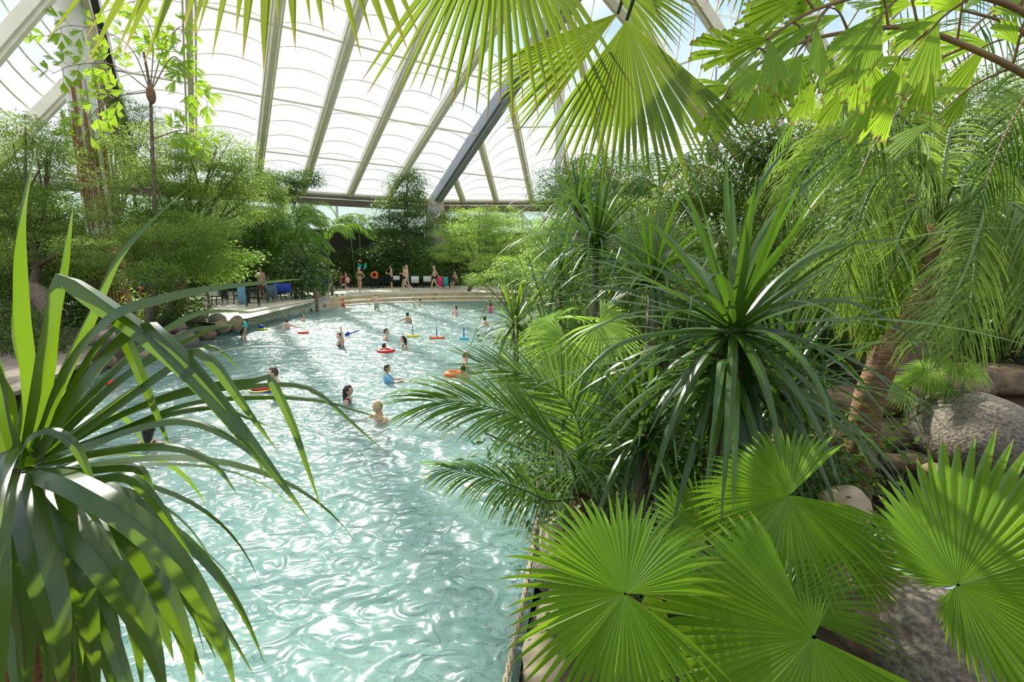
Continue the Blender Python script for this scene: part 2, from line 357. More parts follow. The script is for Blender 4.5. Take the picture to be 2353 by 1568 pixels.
# striped trunks
def patterned():
    m, t = mat_new('patterned swim shorts'); g = nd(t, 'ShaderNodeNewGeometry'); w = nd(t, 'ShaderNodeTexWave', i_Scale=9.0, i_Distortion=5.0); w.bands_direction = 'Z'
    t.links.new(g.outputs['Position'], w.inputs['Vector']); r = rampn(t, w.outputs['Fac'], [(.45, (.03, .05, .06)), (.55, (.8, .82, .8))])
    p = nd(t, 'ShaderNodeBsdfPrincipled', i_Roughness=.7); t.links.new(r, p.inputs['Base Color']); o = nd(t, 'ShaderNodeOutputMaterial'); t.links.new(p.outputs[0], o.inputs[0]); return m
M['pattern'] = patterned()
def watermat(name, tint, bump=.5, transp=.3, milk=0.0):
    m, t = mat_new(name); g = nd(t, 'ShaderNodeNewGeometry')
    def noise(sc, det, st=(1, 1, 1), dist=0.0):
        mp = nd(t, 'ShaderNodeMapping'); mp.inputs['Scale'].default_value = st; mp.inputs['Rotation'].default_value = (0, 0, .35); t.links.new(g.outputs['Position'], mp.inputs[0])
        n = nd(t, 'ShaderNodeTexNoise', i_Scale=sc, i_Detail=det, i_Distortion=dist); t.links.new(mp.outputs[0], n.inputs['Vector']); return n.outputs['Fac']
    a = noise(1.7, .6, (.75, 1.15, 1), .9); b = noise(4.6, .8, (.8, 1.1, 1), 1.2)
    s1 = nd(t, 'ShaderNodeMath', operation='MULTIPLY_ADD'); t.links.new(b, s1.inputs[0]); s1.inputs[1].default_value = .36; t.links.new(a, s1.inputs[2])
    bp = nd(t, 'ShaderNodeBump', i_Strength=bump); bp.inputs['Distance'].default_value = .30; t.links.new(s1.outputs[0], bp.inputs['Height'])
    rf = nd(t, 'ShaderNodeBsdfRefraction', i_IOR=1.33, i_Roughness=0.0); rf.inputs[0].default_value = c4(tint); t.links.new(bp.outputs[0], rf.inputs['Normal'])
    tp = nd(t, 'ShaderNodeBsdfTransparent'); tp.inputs[0].default_value = c4(tint)
    m1 = nd(t, 'ShaderNodeMixShader'); m1.inputs[0].default_value = transp; t.links.new(rf.outputs[0], m1.inputs[1]); t.links.new(tp.outputs[0], m1.inputs[2])
    gl = nd(t, 'ShaderNodeBsdfGlossy', i_Roughness=.17); gl.inputs[0].default_value = (1, 1, 1, 1); t.links.new(bp.outputs[0], gl.inputs['Normal'])
    fr = nd(t, 'ShaderNodeFresnel', i_IOR=1.55); t.links.new(bp.outputs[0], fr.inputs['Normal'])
    m2 = nd(t, 'ShaderNodeMixShader'); t.links.new(fr.outputs[0], m2.inputs[0]); t.links.new(m1.outputs[0], m2.inputs[1]); t.links.new(gl.outputs[0], m2.inputs[2])
    df = nd(t, 'ShaderNodeBsdfDiffuse'); df.inputs[0].default_value = (.58, .90, .82, 1); t.links.new(bp.outputs[0], df.inputs['Normal'])
    m3 = nd(t, 'ShaderNodeMixShader'); m3.inputs[0].default_value = milk; t.links.new(m2.outputs[0], m3.inputs[1]); t.links.new(df.outputs[0], m3.inputs[2])
    o = nd(t, 'ShaderNodeOutputMaterial'); t.links.new(m3.outputs[0], o.inputs[0]); return m
M['water'] = watermat('pool water', (.86, .99, .955), .62, .15, .14)
M['stream'] = watermat('stream water', (.55, .72, .66), .3)
M['poolfloor'] = stonewall('pool mosaic', [(.52, .88, .80), (.72, .95, .90), (.92, .98, .96), (.60, .92, .85)], (.05, .16, .14), 4.2, rnd=.85, gw=.035, rough=.5, bump=.1)
M['poolwall'] = stonewall('pool wall mosaic', [(.30, .62, .56), (.40, .72, .66), (.48, .78, .70)], (.16, .30, .28), 5.5, rnd=.3, gw=.04)
def foil():
    m, t = mat_new('roof foil'); tp = nd(t, 'ShaderNodeBsdfTransparent'); tp.inputs[0].default_value = (.97, .985, 1, 1)
    tl = nd(t, 'ShaderNodeBsdfTranslucent'); tl.inputs[0].default_value = (.9, .95, 1, 1); gl = nd(t, 'ShaderNodeBsdfGlossy', i_Roughness=.15)
    a = nd(t, 'ShaderNodeMixShader'); a.inputs[0].default_value = .06; t.links.new(tp.outputs[0], a.inputs[1]); t.links.new(tl.outputs[0], a.inputs[2])
    b = nd(t, 'ShaderNodeMixShader'); b.inputs[0].default_value = .03; t.links.new(a.outputs[0], b.inputs[1]); t.links.new(gl.outputs[0], b.inputs[2])
    o = nd(t, 'ShaderNodeOutputMaterial'); t.links.new(b.outputs[0], o.inputs[0]); return m
M['foil'] = foil()
def glass():
    m, t = mat_new('window glass'); tp = nd(t, 'ShaderNodeBsdfTransparent'); tp.inputs[0].default_value = (.86, .95, .88, 1)
    gl = nd(t, 'ShaderNodeBsdfGlossy', i_Roughness=.05)
    a = nd(t, 'ShaderNodeMixShader'); a.inputs[0].default_value = .08; t.links.new(tp.outputs[0], a.inputs[1]); t.links.new(gl.outputs[0], a.inputs[2])
    o = nd(t, 'ShaderNodeOutputMaterial'); t.links.new(a.outputs[0], o.inputs[0]); return m
M['glass'] = glass()
# ---------------------------------------------------------------- the setting: pool, banks, terrace
RS = np.random.RandomState
def poly_obj(name, pts, z, mat, kind='structure', depth=0.0, label=None):
    bm = bmesh.new(); vs = [bm.verts.new((p[0], p[1], z)) for p in pts]; f = bm.faces.new(vs)
    if f.normal.z < 0: f.normal_flip()
    if depth:
        r = bmesh.ops.extrude_face_region(bm, geom=[f]); 
        for v in [q for q in r['geom'] if isinstance(q, bmesh.types.BMVert)]: v.co.z -= depth
    bmesh.ops.recalc_face_normals(bm, faces=bm.faces)
    me = bpy.data.meshes.new(name); bm.to_mesh(me); bm.free(); me.materials.append(mat)
    o = bpy.data.objects.new(name, me); C.objects.link(o); return tag(o, label, kind=kind)
far_edge = [Wz(u, v) for u, v in [(740, 712), (800, 703), (900, 697), (1000, 694), (1100, 693), (1200, 695), (1280, 700)]]
pool = [Wz(u, v) for u, v in [(1150, 1720), (1185, 1480), (1215, 1330), (1240, 1180), (1255, 1050), (1262, 950), (1255, 850), (1262, 780), (1300, 730)]] + far_edge[::-1] + \
       [Wz(u, v) for u, v in [(650, 727), (560, 748), (530, 765), (450, 785), (400, 800), (330, 822), (270, 845), (200, 872), (100, 920), (-100, 1010)]] + [A(-9, 3, 0), A(-7, 1.6, 0), A(-1, 1.5, 0)]
pool = np.array([p[:2] for p in pool])
stream = np.array([Wz(u, v)[:2] for u, v in [(1870, 1080), (1960, 1045), (2100, 1060), (2200, 1090), (2500, 1110), (2700, 1300), (2400, 1430), (2020, 1400), (1940, 1290), (1880, 1200)]])
def inside_dist(poly, X, Y):
    d = np.full(X.shape, 1e9); ins = np.zeros(X.shape, bool); n = len(poly)
    for i in range(n):
        a, b = poly[i], poly[(i + 1) % n]; ab = b - a
        t = np.clip(((X - a[0]) * ab[0] + (Y - a[1]) * ab[1]) / (ab @ ab), 0, 1)
        d = np.minimum(d, np.hypot(X - a[0] - t * ab[0], Y - a[1] - t * ab[1]))
        c = ((a[1] > Y) != (b[1] > Y)) & (X < (b[0] - a[0]) * (Y - a[1]) / (b[1] - a[1] + 1e-12) + a[0]); ins ^= c
    return np.where(ins, -d, d)
def ground_h(X, Y):
    X = np.asarray(X, float); Y = np.asarray(Y, float)
    d = np.minimum(inside_dist(pool, X, Y), inside_dist(stream, X, Y))
    right = np.clip((X - 4.0) / 4.0, 0, 1) * np.clip((Y - 5.5) / 2.0, 0, 1)
    top = .42 + right * 1.1 + .05 * np.sin(X * 1.7) * np.sin(Y * 1.3) * np.clip(d, 0, 1) * np.clip((X + 2) / 2, 0, 1)
    top = np.where((Y < 1.4), .42 + (1.4 - Y) * .35, top)
    fx = np.array([p[0] for p in far_edge]); fy = np.array([p[1] for p in far_edge]); yf = np.interp(X, fx, fy)
    steps = (X > fx[0] - .9) & (X < fx[-1] + .2) & (Y > yf - .5) & (Y < yf + 2.0)
    return np.where(d < 0, -1.7, np.where(steps, -.4, np.minimum(top, -.2 + d * 2.6)))
gx = np.arange(-46, 46, .32); gy = np.arange(-6, 60, .32); GX, GY = np.meshgrid(gx, gy)
g = MB(); ii = np.arange(len(gy) - 1)[:, None] * len(gx); jj = np.arange(len(gx) - 1)[None, :]
b0 = ii + jj
g.add(np.stack([GX, GY, ground_h(GX, GY)], -1).reshape(-1, 3), np.stack([b0, b0 + 1, b0 + len(gx) + 1, b0 + len(gx)], -1).reshape(-1, 4))
g.build('ground', M['soil'], kind='structure')
poly_obj('pool_water', pool + nrm(pool - pool.mean(0)) * .12, 0.0, M['water'])
poly_obj('pool_floor', [(-16, 0), (8, 0), (8, 34), (-16, 34)], -1.32, M['poolfloor'])
poly_obj('stream_water', stream + nrm(stream - stream.mean(0)) * .15, 0.0, M['stream'])
poly_obj('stream_floor', [(2.2, 2.2), (12, 2.2), (12, 7), (2.2, 7)], -.95, M['poolfloor'])
w = MB()
for P in (pool, stream):
    n = len(P)
    for i in range(n):
        a, b = P[i], P[(i + 1) % n]
        w.add([[a[0], a[1], -.03], [b[0], b[1], -.03], [b[0], b[1], -1.4], [a[0], a[1], -1.4]], [[0, 1, 2, 3]])
w.build('pool_wall', M['poolwall'], smooth=False, kind='structure')
# steps and terrace at the far end
fe = np.array(far_edge)[:, :2]
def step(i, z0, z1, o0, o1):
    m = MB(); P = spline(np.c_[fe, np.zeros(len(fe))], 30)[:, :2]
    a = P + A(-.05 * i, o0); b = P + A(-.05 * i, o1)
    n = len(P)
    for j in range(n - 1):
        m.add([[*a[j], z0], [*a[j + 1], z0], [*a[j + 1], z1], [*a[j], z1]], [[0, 1, 2, 3]])
    o = m.build('step_riser', M['step'], smooth=False, kind='structure')
    m = MB(); a2 = a - A(0, .05)
    for j in range(n - 1):
        m.add([[*a2[j], z1], [*a2[j + 1], z1], [*b[j + 1], z1], [*b[j], z1]], [[0, 1, 2, 3]])
        m.add([[*a2[j], z1 - .05], [*a2[j + 1], z1 - .05], [*a2[j + 1], z1], [*a2[j], z1]], [[0, 1, 2, 3]])
    m.build('step_tread', M['tread'], smooth=False, kind='structure')
step(0, -.3, .06, .0, .7); step(1, .05, .27, .65, 1.4); step(2, .25, .52, 1.35, 1.9)
far_front = [(x, y + 1.85) for x, y in fe]
poly_obj('terrace_floor', far_front + [(8, 43), (-24, 43), (-24, 24.5), tuple(Wz(500, 745, .5)[:2]), tuple(Wz(568, 733, .5)[:2]), tuple(Wz(728, 693, .5)[:2])], .52, M['deck'])
# flagstone retaining wall on the left of the pool
wl = [Wz(562, 748), Wz(650, 727), Wz(738, 709), Wz(742, 711) + A(-.05, 2.3, 0)]
m = MB(); mc = MB()
for a, b in zip(wl[:-1], wl[1:]):
    m.beam([a[0], a[1], .18], [b[0], b[1], .18], .30, .72); mc.beam([a[0], a[1], .56], [b[0], b[1], .56], .42, .05)
m.build('wall_flagstone', M['wallstone'], smooth=False, kind='structure'); mc.build('trim_coping', M['tread'], smooth=False, kind='structure')
# plank walk on the near left bank
pw = [Wz(40, 905, .45), Wz(190, 840, .45), Wz(225, 800, .45), Wz(60, 800, .45), Wz(-200, 860, .45), Wz(-200, 960, .45)]
poly_obj('path_planks', [(p[0], p[1]) for p in pw], .5, M['planks'], depth=.08)

# ---------------------------------------------------------------- the roof
EZ = 7.9
az, sl = math.radians(-32), math.radians(20)
n1 = A(math.sin(az) * math.sin(sl), math.cos(az) * math.sin(sl), math.cos(sl)); p1 = A(math.sin(az) * 41, math.cos(az) * 41, EZ)
def on_z(a, b, z=EZ): return a + (b - a) * ((z - a[2]) / (b[2] - a[2]))
def pl3(a, b, c): return nrm(np.cross(b - a, c - a)), a
def rib_on(q, pl, L=None, top=None):
    a, b = Wpl(*q[0], *pl), Wpl(*q[1], *pl); e = on_z(a, b); t = nrm(b - a) * (1 if b[2] > a[2] else -1)
    return [e, e + t * L] if top is None else [e, top]
P1 = (n1, p1)
ribs1 = [rib_on(q, P1, 30) for q in [((440, 300), (434, 0)), ((594, 388), (640, 0)), ((709, 393), (816, 41)), ((803, 449), (990, 31)), ((939, 378), (1075, 160))]]
hip = rib_on(((300, 400), (192, 0)), P1, 26)
grey = rib_on(((1005, 455), (1230, 115)), P1, 28)
P2 = pl3(grey[0], grey[1], Wz(1220, 462, EZ))
def on_grey(u, v):
    return grey[0] + nrm(grey[1] - grey[0]) * np.dot(Wpl(u, v, *P1) - grey[0], nrm(grey[1] - grey[0]))
ribs2 = [rib_on(((1062, 455), (1045, 405)), P2, top=on_grey(1042, 400)), rib_on(((1140, 460), (1105, 320)), P2, top=on_grey(1100, 312)),
         rib_on(((1220, 445), (1185, 225)), P2, top=on_grey(1168, 205)), rib_on(((1310, 440), (1275, 150)), P2, top=on_grey(1255, 75)), rib_on(((1410, 440), (1335, 100)), P2, top=on_grey(1300, 5))]
hipE = rib_on(((1680, 330), (1440, 30)), P2, 38)
PC = W(1790, 290, 25.0); P3 = pl3(hipE[0], hipE[1], PC)
ribs3 = [rib_on(q, P3, 44) for q in [((1790, 290), (1600, 0)), ((1900, 150), (1815, 0))]]
ribs3.append([ribs3[1][0] * 2 - ribs3[0][0], ribs3[1][1] * 2 - ribs3[0][1]])
P4 = pl3(hip[0], hip[1], W(60, 300, 19.0))
def rib_px(q, pl, ext=6):
    a, b = Wpl(*q[0], *pl), Wpl(*q[1], *pl); t = nrm(b - a); return [a - t * ext, b + t * ext * 0]
ribs4 = [rib_px(((60, 300), (228, 128)), P4, 5), rib_px(((0, 110), (130, -40)), P4, 5)]
def bay(r0, r1, n, bulge, up):
    """foil cushion between two ribs, pressed into arches by thin cables"""
    m = MB(); k = 13; t = np.linspace(0, 1, n + 1); s = np.linspace(0, 1, k)
    a = r0[0] + (r0[1] - r0[0]) * t[:, None]; b = r1[0] + (r1[1] - r1[0]) * t[:, None]
    span = np.linalg.norm(b - a, axis=1)
    G = a[:, None] * (1 - s)[None, :, None] + b[:, None] * s[None, :, None] + up * (4 * s * (1 - s))[None, :, None] * (span * bulge)[:, None, None] + up * .28
    i = np.arange(n)[:, None] * k; j = np.arange(k - 1)[None, :]
    m.add(G.reshape(-1, 3), np.stack([i + j, i + j + 1, i + k + j + 1, i + k + j], -1).reshape(-1, 4))
    m.build('ceiling_foil', M['foil'], kind='structure')
    m = MB()
    for q in range(n + 1): m.tube(G[q], .036, 5, cap=False)
    m.build('ceiling_arch_bars', M['cream'], kind='structure')
def ribobj(r, mat=None, w=.55, h=.5, up=n1, name='ceiling_beam'):
    m = MB(); a, b = r; t = nrm(b - a); sd = nrm(np.cross(t, up))
    m.beam(a, b, w * .45, h, up)
    for s_ in (-1, 1): m.beam(a + sd * s_ * w * .42 + up * .05, b + sd * s_ * w * .42 + up * .05, w * .14, h * .75, up)
    return m.build(name, mat or M['cream'], smooth=False, kind='structure')
up1 = n1; up2 = P2[0] * (1 if P2[0][2] > 0 else -1); up3 = P3[0] * (1 if P3[0][2] > 0 else -1); up4 = P4[0] * (1 if P4[0][2] > 0 else -1)
seq = [hip] + ribs1 + [grey]
for r0, r1 in zip(seq[:-1], seq[1:]): bay(r0, r1, 19, .13, up1)
for r in ribs1: ribobj(r)
ribobj(hip, M['cream'], .9, .9)
m = MB(); m.beam(hip[0] - A(-.5, 0, .1), hip[1] - A(-.5, 0, .1), .25, .9, up1); m.build('ceiling_beam', M['darkmetal'], smooth=False, kind='structure')
ribobj(grey, M['grey'], .8, 1.1)
seq2 = ribs2
gt = [[grey[0], ribs2[0][1]]] + ribs2
for r0, r1 in zip(gt[:-1], gt[1:]): bay(r0, r1, max(3, int(np.linalg.norm(r1[1] - r1[0]) / 1.5)), .13, up2)
bay([ribs2[-1][0], ribs2[-1][1]], hipE, 18, .10, up2)
for r in ribs2: ribobj(r, None, .5, .45, up2)
ribobj(hipE, None, .8, .8, up2)
s3 = [hipE] + ribs3
for r0, r1 in zip(s3[:-1], s3[1:]): bay(r0, r1, 26, .13, up3)
for r in ribs3: ribobj(r, None, .5, .45, up3)
s4 = [[hip[0], hip[0] + (hip[1] - hip[0]) * .01]] 
for r in ribs4: ribobj(r, None, .55, .5, up4)
# foil on the left facet: arches run from the hip beam down to the eave
e4a, e4b = ribs4[0][0], ribs4[1][0]
def bay4(A0, A1, B0, B1, n): bay([A0, A1], [B0, B1], n, .13, up4)
bay4(ribs4[0][0], ribs4[0][1], hip[0] - (hip[1]-hip[0])*.15, hip[0] + (ribs4[0][1] - hip[0]) * .98, 9)
bay4(ribs4[1][0], ribs4[1][1], ribs4[0][0], ribs4[0][1], 12)
d4 = ribs4[1][0] - ribs4[0][0]
bay4(ribs4[1][0] + d4, ribs4[1][1] + d4 * .6, ribs4[1][0], ribs4[1][1], 12)
# purlin tubes across the ribs
for q in [((250, 153), (1092, 306)), ((551, 337), (1020, 392)), ((459, 5), (1190, 197))]:
    a, b = Wpl(*q[0], *P1), Wpl(*q[1], *P1)
    MB().tube(spline([a, b], 12) - n1 * .12, .06, 6, cap=False).build('ceiling_tube', M['cream'], kind='structure')
for q in [((1040, 392), (1215, 412)), ((1165, 290), (1500, 280))]:
    a, b = Wpl(*q[0], *P2), Wpl(*q[1], *P2)
    MB().tube(spline([a, b], 12) - up2 * .12, .06, 6, cap=False).build('ceiling_tube', M['cream'], kind='structure')
for q in [((1560, 145), (1900, 20)), ((1600, 260), (1850, 200))]:
    a, b = Wpl(*q[0], *P3), Wpl(*q[1], *P3)
    MB().tube(spline([a, b], 12) - up3 * .12, .06, 6, cap=False).build('ceiling_tube', M['cream'], kind='structure')
# eaves, fascia, glazing and walls below the roof
eL = hip[0] + nrm(hip[0] - ribs1[0][0]) * 1.0
eave = [A(-38, 10, EZ), A(-32, 26, EZ), hip[0], grey[0], hipE[0], A(30, 26, EZ), A(33, 8, EZ)]
names = ['left_side', 'left', 'back', 'back_right', 'right', 'right_side']
for a, b, nm in zip(eave[:-1], eave[1:], names):
    L = np.linalg.norm(b - a); up = A(0, 0, 1); out = nrm(A(-(b - a)[1], (b - a)[0], 0)); out = out * (1 if out @ a > 0 else -1)
    ha = A(0, 0, 1)
    MB().beam(a + out * .1 - ha * .55, b + out * .1 - ha * .55, .4, .75).build('trim_fascia', M['fascia'], smooth=False, kind='structure')
    m = MB(); m.tube([a, b], .16, 8); m.tube([a - ha * .42 - out * .1, b - ha * .42 - out * .1], .05, 6, cap=False); m.build('trim_eave', M['cream'], kind='structure')
    MB().beam(a + out * .1 - ha * 1.85, b + out * .1 - ha * 1.85, .03, 1.9).build('window_band_' + nm, M['glass'], smooth=False, kind='structure')
    mm = MB(); mm.beam(a - ha * 2.8, b - ha * 2.8, .14, .12)
    n = max(2, int(L / 3.9))
    for i in range(n + 1):
        p = a + (b - a) * i / n
        mm.beam(p - ha * .9, p - ha * 2.8, .1, .16, up=(1, 0, 0))
    mm.build('trim_window_' + nm, M['white'], smooth=False, kind='structure')
    MB().beam(a + out * .2 - ha * 5.4, b + out * .2 - ha * 5.4, .2, 5.1).build('wall_' + nm, M['darkwall'], smooth=False, kind='structure')
# greenery outside, seen dimly through the window band
# beige service wall with pale doors on the left terrace
bw0, bw1 = Wz(540, 662, .5) * 1.0, Wz(745, 655, .5)
m = MB(); m.beam([bw0[0], bw0[1], 2.1], [bw1[0], bw1[1], 2.1], .2, 3.2); m.build('wall_service', M['beige'], smooth=False, kind='structure')
dr = nrm(bw1 - bw0); fr = nrm(A(dr[1], -dr[0], 0)); fr = fr * (1 if fr[1] < 0 else -1)
for i, x in enumerate((.22, .37)):
    p = bw0 + (bw1 - bw0) * x + fr * .13
    d = MB().beam(p - dr * .75, p + dr * .75, .05, 2.1); d.v[-1][:, 2] += 1.07
    dd = d.build('door_%d' % (i + 1), M['cream'], smooth=False, kind='structure')
    q = p + fr * .05 + dr * .3 * (1 if i else -1) + A(0, 0, 1.1)
    MB().beam(q, q + dr * .15, .04, .04).build('handle', M['darkmetal'], dd)
sg = tag(MB().beam(bw0 + (bw1 - bw0) * .25 + fr * .19 + A(0, 0, 1.75), bw0 + (bw1 - bw0) * .25 + fr * .19 + dr * .2 + A(0, 0, 1.75), .02, .14).build('door_sign', M['red'], smooth=False), 'small red notice on the pale service door behind the terrace', 'sign')
# columns
def column(u0, v0, z0, v_top_pt, r, mat, name, label):
    b = Wz(u0, v0, z0); t = thing(name, label, 'column', (b[0], b[1], z0))
    return t, b
cb = Wz(262, 722, .45); t = thing('mast_column', 'huge white steel mast wrapped in bamboo poles and brown aerial roots beside the left trees', 'column', cb)
zt = 14.5
# the mast leans with the roof: its head is found where the photo cuts it off
MB().tube([cb, cb + A(0, 0, zt)], [.50, .44], 24).build('shaft', M['white'], t)
m = MB(); rs = RS(3)
for i in range(34):
    a = i / 34 * 2 * math.pi; r = .54
    m.tube([cb + A(math.cos(a) * (r + .1), math.sin(a) * (r + .1), 0), cb + A(math.cos(a) * r, math.sin(a) * r, 3.1 + rs.rand() * .3)], .05, 6)
m.build('bamboo_cladding', M['pole'], t)
m = MB()
for i in range(60):
    a = rs.rand() * 2 * math.pi * .62 - 1.9; z0 = rs.uniform(3.0, 5.5); z1 = z0 + rs.uniform(2, 4.5); n = 12; z = np.linspace(z0, min(z1, 10.6), n)
    aa = a + np.cumsum(rs.normal(0, .02, n)); rr = .49 + rs.rand() * .06
    m.tube(np.c_[cb[0] + np.cos(aa) * rr, cb[1] + np.sin(aa) * rr, cb[2] + z], rs.uniform(.012, .035), 5, cap=False)
m.build('aerial_roots', M['root'], t)
b = W(1283, 500, 30.0); t = thing('support_column', 'slim white steel column rising to the roof behind the hanging palm leaves', 'column', (b[0], b[1], .4))
MB().tube([[b[0], b[1], .4], [b[0], b[1], 16.0]], .28, 16).build('shaft', M['white'], t)
b = W(1003, 560, 41.5); t = thing('support_column', 'cream tapering concrete pillar behind the dark ficus tree, foot of the grey beam', 'column', (b[0], b[1], .4))
MB().tube([[b[0], b[1], .4], [b[0], b[1], 5.0], [grey[0][0], grey[0][1], EZ]], [.9, 1.1, .7], 12).build('pillar', M['beige'], t)
b = W(998, 487, 38.0); t = thing('spotlight', 'round lamp facing the pool beside the ficus crown', 'lamp', b)
MB().tube([b + A(.0, -.1, 0), b + A(.02, -.12, 0) + A(0, -.15, 0)], [.42, .5], 20).build('lamp_rim', M['white'], t)
MB().ell(b + A(0, -.2, 0), (.38, .12, .38)).build('lamp_glass', M['grey'], t)
MB().tube([b, b + A(0, 3.0, .2)], .06, 6).build('arm', M['grey'], t)
b = W(1637, 345, 15.0); t = thing('spotlight', 'grey barrel spotlight up among the trees below the right roof beam', 'lamp', b)
MB().tube([b + A(-.15, -.35, .12), b + A(.1, .3, -.3)], [.20, .17], 14).build('barrel', M['white'], t)
MB().tube([b + A(.1, .3, -.3), b + A(.1, .4, 2.6)], .03, 6).build('bracket', M['grey'], t)
b = W(1492, 2, 3.4); t = thing('camera_housing', 'white camera housing at the top edge among hanging palm leaves', 'camera', b)
MB().tube([b + A(-.06, 0, .02), b + A(.09, .0, .0)], .05, 14).build('housing', M['white'], t)
MB().tube([b + A(.0, 0, .04), b + A(.0, .05, 1.2)], .012, 6).build('bracket', M['darkmetal'], t)
# ---------------------------------------------------------------- plant builders
Z3 = A(0, 0, 1)
DBG = {}
def fan_leaf(m, c, n, a, R, nseg=46, spread=5.4, fused=.55, cup=.12, droop=.25, pleat=.9, rs=None, asym=.12, tipw=1.0, sidefold=0.0):
    """a pleated fan: c centre, n blade normal, a direction of the middle segment"""
    rs = rs or RS(0); n = nrm(n); a = nrm(a - n * np.dot(a, n)); b = np.cross(n, a)
    th = (np.arange(nseg) + .5) / nseg * spread - spread / 2; half = spread / nseg / 2
    k = 10; t = np.linspace(0.01, 1, k)
    Ri = R * (1 - asym + asym * np.cos(th * .8)) * rs.uniform(.93, 1.05, nseg)
    fu = fused * rs.uniform(.9, 1.1, nseg)
    T2 = t[None, :]; r = Ri[:, None] * T2
    d = np.cos(th)[:, None] * a + np.sin(th)[:, None] * b
    over = np.clip(T2 - fu[:, None], 0, 1)
    P = c + d[:, None, :] * r[..., None] + n * (cup * r * (1 - T2 * .7))[..., None] - Z3 * (droop * over ** 1.6 * R * rs.uniform(.5, 1.6, (nseg, 1)))[..., None]
    sag = rs.normal(0, .012, nseg)[:, None] * T2 ** 2 * R
    P = P + n * sag[..., None] - n * (sidefold * np.abs(np.sin(th))[:, None] * r * (.4 + .6 * T2))[..., None]
    side = np.repeat((-np.sin(th)[:, None] * a + np.cos(th)[:, None] * b)[:, None, :], k, 1)
    w = 2 * r * math.tan(half) * 1.03
    wf = 2 * Ri * fu * math.tan(half)
    ww = np.where(over > 0, (wf[:, None] * tipw * (1 - over / (1 - fu[:, None])) ** .8), w)
    m.ribbon(P, side, ww, -ww * .5 * pleat * .85, rs.rand(nseg))
    return m
def pinnate(m, pts, up, L, n=46, w=.035, ang=(70, 28), droop=1.0, lift=.15, rs=None, k=6, start=.14, prof=None, stem=None, stemr=.014, jitter=.06, varbase=None):
    """feather frond along the rachis pts"""
    rs = rs or RS(1); R_ = spline(pts, 60); Tn = nrm(np.gradient(R_, axis=0))
    t = np.linspace(start, .995, n); idx = np.clip((t * 59).astype(int), 0, 59)
    c = R_[idx]; T = Tn[idx]; U = nrm(np.asarray(up, float)); Sd = nrm(np.cross(T, U)); N = np.cross(Sd, T)
    an = np.radians(ang[0] + (ang[1] - ang[0]) * (t - start) / (1 - start))
    Lp = L * (np.sin(math.pi * (.12 + .80 * ((t - start) / (1 - start)))) ** .7 if prof is None else prof((t - start) / (1 - start)))
    for sgn in (-1, 1):
        a2 = an + rs.normal(0, jitter, n)
        d = np.cos(a2)[:, None] * T + (sgn * np.sin(a2))[:, None] * Sd + (lift + rs.normal(0, jitter, n))[:, None] * N
        P, sd = arcs(c, d, Lp * rs.uniform(.93, 1.05, n), droop * rs.uniform(.7, 1.3, n), k)
        sd = nrm(np.repeat((T * sgn)[:, None, :], k, 1) + sd * .35 * sgn * -1)
        tt = np.linspace(0, 1, k); wp = w * np.clip(np.minimum(tt * 6 + .35, 1) * (1 - tt ** 2.2), .02, 1)
        m.ribbon(P, sd, np.broadcast_to(wp, (n, k)), -wp[None, :] * .22, rs.rand(n) if varbase is None else np.clip(varbase + rs.normal(0, .15, n), 0, 1))
    if stem is not None: stem.tube(R_[::3], np.linspace(stemr, stemr * .25, 20), 6, cap=False)
    return m
def crown_leaves(m, blobs, n, L, rs, wr=.42, clump=45, flat=.35, drop=.35, spread=1.0):
    """leaves in sprays set on the shells of ellipsoids; blobs: (centre, radii)"""
    vol = np.array([b[1][0] * b[1][2] for b in blobs]) ; cnt = (n * vol / vol.sum()).astype(int)
    for (c, r), q in zip(blobs, cnt):
        nc = max(3, q // clump); d = nrm(rs.normal(0, 1, (nc, 3))); rad = rs.uniform(.35, 1.05, nc) ** .6
        cc = c + d * rad[:, None] * r
        own = rs.randint(0, nc, q); sr = L * 4.2 * spread
        off = rs.normal(0, 1, (q, 3)) * A(1, 1, flat) * sr * .55
        P = cc[own] + off
        out = nrm(off + d[own] * sr * .8); D = nrm(out + rs.normal(0, .45, (q, 3)) - Z3 * drop)
        N = nrm(Z3 + rs.normal(0, .55, (q, 3)))
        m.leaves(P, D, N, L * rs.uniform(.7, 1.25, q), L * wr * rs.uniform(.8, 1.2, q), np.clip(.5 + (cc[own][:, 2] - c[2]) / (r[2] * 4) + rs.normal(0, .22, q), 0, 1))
    return m
